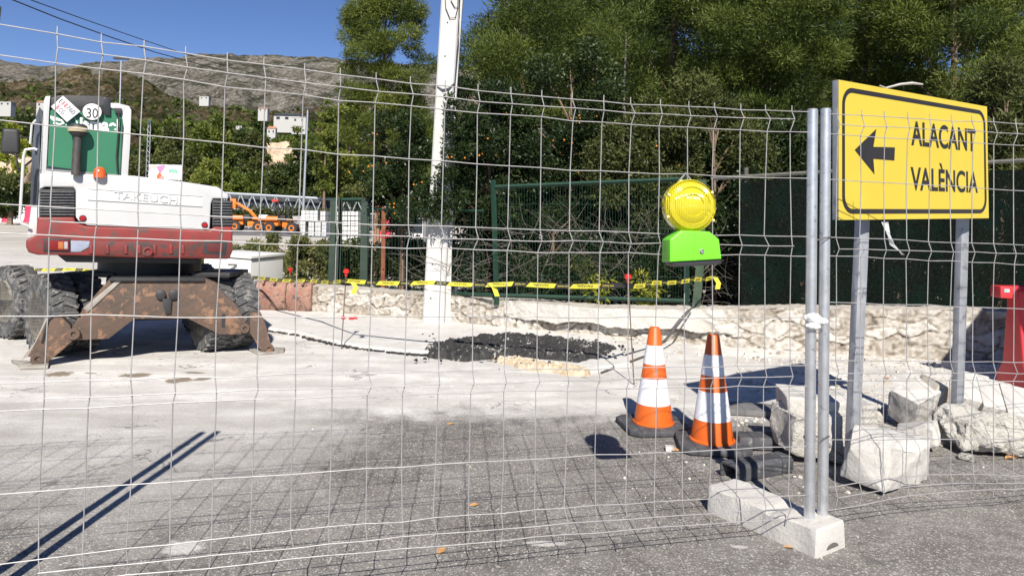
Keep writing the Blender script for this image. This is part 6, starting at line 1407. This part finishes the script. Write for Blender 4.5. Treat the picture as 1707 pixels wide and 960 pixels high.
def lattice():
    D = 62; t = thing('lattice_barrier', 'long grey steel lattice girder fence above the parked orange machines', 'barrier', tuple(AY(490, 380, D)))
    m = mat('grey_lattice', (.34, .37, .41), (.42, .45, .48), 2, .6, .3, bstr=0)
    a0, a1 = AY(372, 322, D), AY(625, 336, D); b0, b1 = AY(372, 348, D), AY(625, 357, D); mb = MB(); mb.tube([a0, a1], .11, 6); mb.tube([b0, b1], .05, 6)
    n_ = 13
    for k in range(n_):
        p, q, r_ = b0.lerp(b1, k/n_), a0.lerp(a1, (k+.5)/n_), b0.lerp(b1, (k+1)/n_); mb.tube([p, q], .045, 5); mb.tube([q, r_], .045, 5)
    mb.build('truss', m, t)
    mb = MB(); o = Vector((0, .6, 0)); P = [a0+o, a1+o, Vector((a1.x, D+.6, .4)), Vector((a0.x, D+.6, .4))]; mb.prism(P, (0, .1, 0)); mb.build('dark_screen', mat('dark_screen', (.035, .04, .045), (.07, .075, .08), 1, .9), t)
    mb = MB()
    for k in range(7): p = a0.lerp(a1, k/6); mb.tube([(p.x, D+.3, 0), (p.x, D+.3, p.z)], .06, 6)
    mb.build('post', m, t)
    t = thing('low_hedge', 'low sunlit green hedge below the lattice girder behind the machines', 'hedge', tuple(G(460, 375))); cl = []
    for px in range(384, 560, 7): p = AY(px, 360, 58); cl.append([p.x, 58, 1.0+rng.normal(0, .15), .8, .5, .55, rng.normal(0, .12)])
    V, Fq, tn = leaves(cl, 6000, .22, .12, .2, .4, tone0=.45); npmesh('foliage', V, Fq, tn, LM['olive'], t)
    mb = MB(); mb.tube([(cl[0][0], 58, 0), (cl[0][0], 58, .8)], .05, 5); mb.build('stem', BARK, t)
lattice()
def road_barriers():
    D = 68; W_ = AY(22, 360, D).x-AY(0, 360, D).x
    for k, (col, lab) in enumerate((('w', 'white plastic barrier at the far left edge, outermost of the row'), ('r', 'red plastic barrier in the distant row, left of the white ones'), ('w', 'white plastic barrier just right of the red one in the distant row'), ('r', 'red plastic barrier beside the cab of the excavator in the distant row'), ('w', 'white plastic barrier hidden by the cab in the distant row'))):
        x = AY(-12, 360, D).x+W_*(k+.5)*.82+.0; t = thing('plastic_barrier', lab, 'barrier', (x, D, 0), 'row of red and white barriers far behind'); z1 = AY(20, 341, D).z
        m = mat('far_red', (.6, .03, .07), (.7, .05, .1), 1, .5, bstr=0) if col == 'r' else mat('far_white', (.68, .66, .66), (.72, .7, .7), 1, .5, bstr=0)
        mb = MB(); w_ = W_*.8; mb.prism([Vector((x-w_/2, D+a_, b_)) for a_, b_ in ((-.3, 0), (-.28, .2), (-.12, .45), (-.1, z1), (.1, z1), (.12, .45), (.28, .2), (.3, 0))], (w_, 0, 0)); mb.build('body', m, t, bevel=.03)
road_barriers()
def billboard():
    D = 56; t = thing('billboard', 'small white billboard, colourful on its left half, standing beyond the excavator hood', 'billboard', tuple(AY(275, 300, D)))
    a_, b_ = AY(248, 299, D), AY(304, 275.5, D); cx, cz = (a_.x+b_.x)/2, (a_.z+b_.z)/2; mb = MB(); mb.box((cx, D, cz), (b_.x-a_.x, .1, b_.z-a_.z)); mb.build('panel', mat('board_white', (.75, .76, .76), bstr=0), t)
    m, tt, b = nmat('abstract_print'); geo = N(tt, 'ShaderNodeTexCoord').outputs['Object']; v = N(tt, 'ShaderNodeTexVoronoi'); v.inputs['Scale'].default_value = 1.7; tt.links.new(geo, v.inputs['Vector']); sc_ = N(tt, 'ShaderNodeSeparateColor'); tt.links.new(v.outputs['Color'], sc_.inputs[0])
    tt.links.new(ramp(tt, sc_.outputs[0], [(.1, (.65, .12, .03)), (.35, (.75, .7, .68)), (.6, (.30, .16, .45)), (.8, (.7, .3, .12)), (.95, (.5, .08, .12))]).outputs[0], b.inputs['Base Color'])
    w_, h = (b_.x-a_.x), (b_.z-a_.z); mb = MB(); mb.box((cx-w_*.25, D-.055, cz), (w_*.47, .012, h*.94)); mb.build('picture', m, t)
    mb = MB(); mb.box((cx+w_*.24, D-.056, cz+h*.08), (w_*.26, .012, h*.26)); mb.build('green_logo', mat('green_print', (.03, .30, .16), (.4, .6, .5), 5, .5, bstr=0), t)
    for s_ in (-.4, .4): mb = MB(); mb.tube([(cx+w_*s_, D+.1, 0), (cx+w_*s_, D+.1, cz)], .07, 8); mb.build('post', GALV, t)
billboard()
def lampposts():
    for (x0, y0, x1, y1, D, lab, r) in ((201, 172, 202, 99, 55, 'thin street lamp post standing above the excavator cab', .05), (505, 345, 513, 182, 55, 'thin pale street lamp post right of the lattice girder', .075)):
        a_, b_ = AY(x0, y0, D), AY(x1, y1, D); t = thing('street_lamp', lab, 'street lamp', (a_.x, D, 0), 'thin street lamps in the yard'); mb = MB(); mb.tube([(a_.x, D, 0), b_], [r*1.3, r*.8], 8); mb.build('pole', GALV, t, smooth=True); mb = MB(); mb.box(b_+Vector((0, 0, .05)), (1.1, .3, .14)); mb.build('lamp_head', mat('dark_head', (.05, .05, .05), bstr=0), t, bevel=.03)
    D = 60; x = AY(247, 290, D).x; t = thing('lattice_mast', 'slender grey lattice mast left of the billboard', 'mast', (x, D, 0)); zt_ = AY(248, 200, D).z; mb = MB(); m = mat('grey_lattice', (.34, .37, .41)); s_ = .16
    for (i, j) in ((-1, -1), (1, -1), (0, 1)): mb.tube([(x+i*s_, D+j*s_, 0), (x+i*s_*.6, D+j*s_*.6, zt_)], .03, 4)
    for k in range(22):
        z0, z1 = zt_*k/22, zt_*(k+1)/22; q = 1 if k % 2 else -1; mb.tube([(x+q*s_, D-s_, z0), (x-q*s_, D-s_, z1)], .022, 4)
    mb.build('lattice', m, t)
lampposts()
def earth():
    m = mat('tan_earth', (.50, .36, .24), (.60, .47, .34), .5, .95, c3=(.33, .24, .16), s3=1.2, t3=.56, bstr=.8, bscale=1.2, bdist=.3)
    for (px, y0, y1, w_, D, lab) in ((468, 240, 275, 75, 108, 'bare tan earth bank between the trees above the lattice girder'), (8, 256, 300, 100, 75, 'bare tan earth bank at the left edge behind the mirror')):
        c = AY(px, (y0+y1)/2, D); r_ = w_/2*D/F_PX; hh = (y1-y0)/2*D/F_PX; o = ball_noise('earth_bank', m, [((c.x, D, c.z-hh*.3), (r_, r_*.5, hh*1.5))], lab, 'earth bank', .3, 4); o['group'] = 'bare earth banks'
    # its foot reaches the ground
earth()
def house(px, py0, py1, w_, D, lab, roof, wall=(.46, .45, .43), win=True):
    w_ *= .78; py0 += (py1-py0)*.2
    c = AY(px, py1, D); W_ = w_*D/F_PX; h = (py1-py0)*D/F_PX; zb = c.z; t = thing('house', lab, 'house', (c.x, D, zb), 'houses among the trees')
    mb = MB(); mb.box((c.x, D+W_*.3, zb+h*.35-1.5), (W_, W_*.6, h*.7+3)); wl = mb.build('wall', mat('house_white%d' % int(wall[0]*100), wall, bstr=0), t)
    rm = {'tile': mat('roof_tile', (.33, .15, .09), (.42, .22, .14), 1, .9), 'dark': mat('dark_roof', (.04, .045, .055), (.07, .075, .08), 1, .7), 'flat': mat('house_white50', (.5, .49, .47))}[roof]
    if roof == 'flat': mb = MB(); mb.box((c.x, D+W_*.3, zb+h*.74), (W_*1.05, W_*.65, h*.10)); mb.build('roof', rm, t)
    else:
        mb = MB(); z = zb+h*.7; a_, b_ = c.x-W_*.55, c.x+W_*.55; y0, y1 = D-W_*.06, D+W_*.66; ym = (y0+y1)/2
        mb.add([(a_, y0, z), (b_, y0, z), (b_, y1, z), (a_, y1, z), (a_+W_*.2, ym, z+h*.32), (b_-W_*.2, ym, z+h*.32)], [(0, 1, 5, 4), (1, 2, 5), (2, 3, 4, 5), (3, 0, 4), (3, 2, 1, 0)]); mb.build('roof', rm, t)
    for k in range(3 if W_ > 6 else 2):
        n_ = 3 if W_ > 6 else 2; mb = MB(); mb.box((c.x-W_/2+W_*(k+.5)/n_, D-.05, zb+h*.35), (W_*.13, .15, h*.26)); mb.build('window', mat('dark_window', (.03, .035, .045), rough=.2, bstr=0), t)
for a_ in ((478, 184, 202, 56, 190, 'white villa with a long dark roof on the slope', 'dark'), (498, 190, 204, 30, 185, 'small flat white pavilion right of the white villa', 'flat'), (452, 207, 224, 18, 150, 'small white house with an orange roof below the villa', 'tile'),
           (652, 221, 230, 26, 60, 'low white house seen between the slender pine and the pole', 'flat'), 
           (8, 166, 176, 26, 200, 'white house at the far left edge of the slope', 'flat'), (70, 165, 178, 24, 220, 'pale house left of the excavator cab', 'tile'), (150, 166, 176, 40, 240, 'pale house with a tiled roof behind the cab roof', 'tile', (.6, .52, .46)),
           (340, 158, 166, 20, 330, 'tiny white house right of the lamp post on the slope', 'flat'), (438, 177, 186, 20, 230, 'small pale house left of the white villa', 'tile'), (398, 208, 214, 12, 260, 'tiny white house left of the small orange roofed one', 'flat')): house(*a_)
def backyard():
    D = 26; t = thing('white_van', 'white vehicle with a red front seen between the gate and the pole', 'van', (AY(680, 400, D).x, D, 0)); a_, b_ = AY(645, 400, D), AY(712, 345, D)
    mb = MB(); mb.box(((a_.x+b_.x)/2, D, b_.z/2+.2), (b_.x-a_.x, 1.8, b_.z-.4)); mb.build('body', mat('far_white', (.68, .66, .66)), t, bevel=.1)
    mb = MB(); mb.box(((a_.x+b_.x)/2+.1, D-.91, b_.z*.62), ((b_.x-a_.x)*.8, .05, b_.z*.25)); mb.build('window', mat('dark_window', (.03, .035, .045)), t)
    p = AY(649, 378, D-.2); mb = MB(); mb.box((p.x, D-.96, p.z), (.35, .12, .75)); mb.build('red_panel', mat('far_red', (.6, .03, .07)), t, bevel=.03)
    for s_ in (-.35, .35): mb = MB(); mb.lathe([(.15, -.1), (.34, -.1), (.34, .1), (.15, .1)], ((a_.x+b_.x)/2+s_*(b_.x-a_.x), D-.82, .34), (0, 1, 0), 18); mb.build('wheel', mat('black_machine_part', (.02, .02, .022)), t, smooth=True)
backyard()
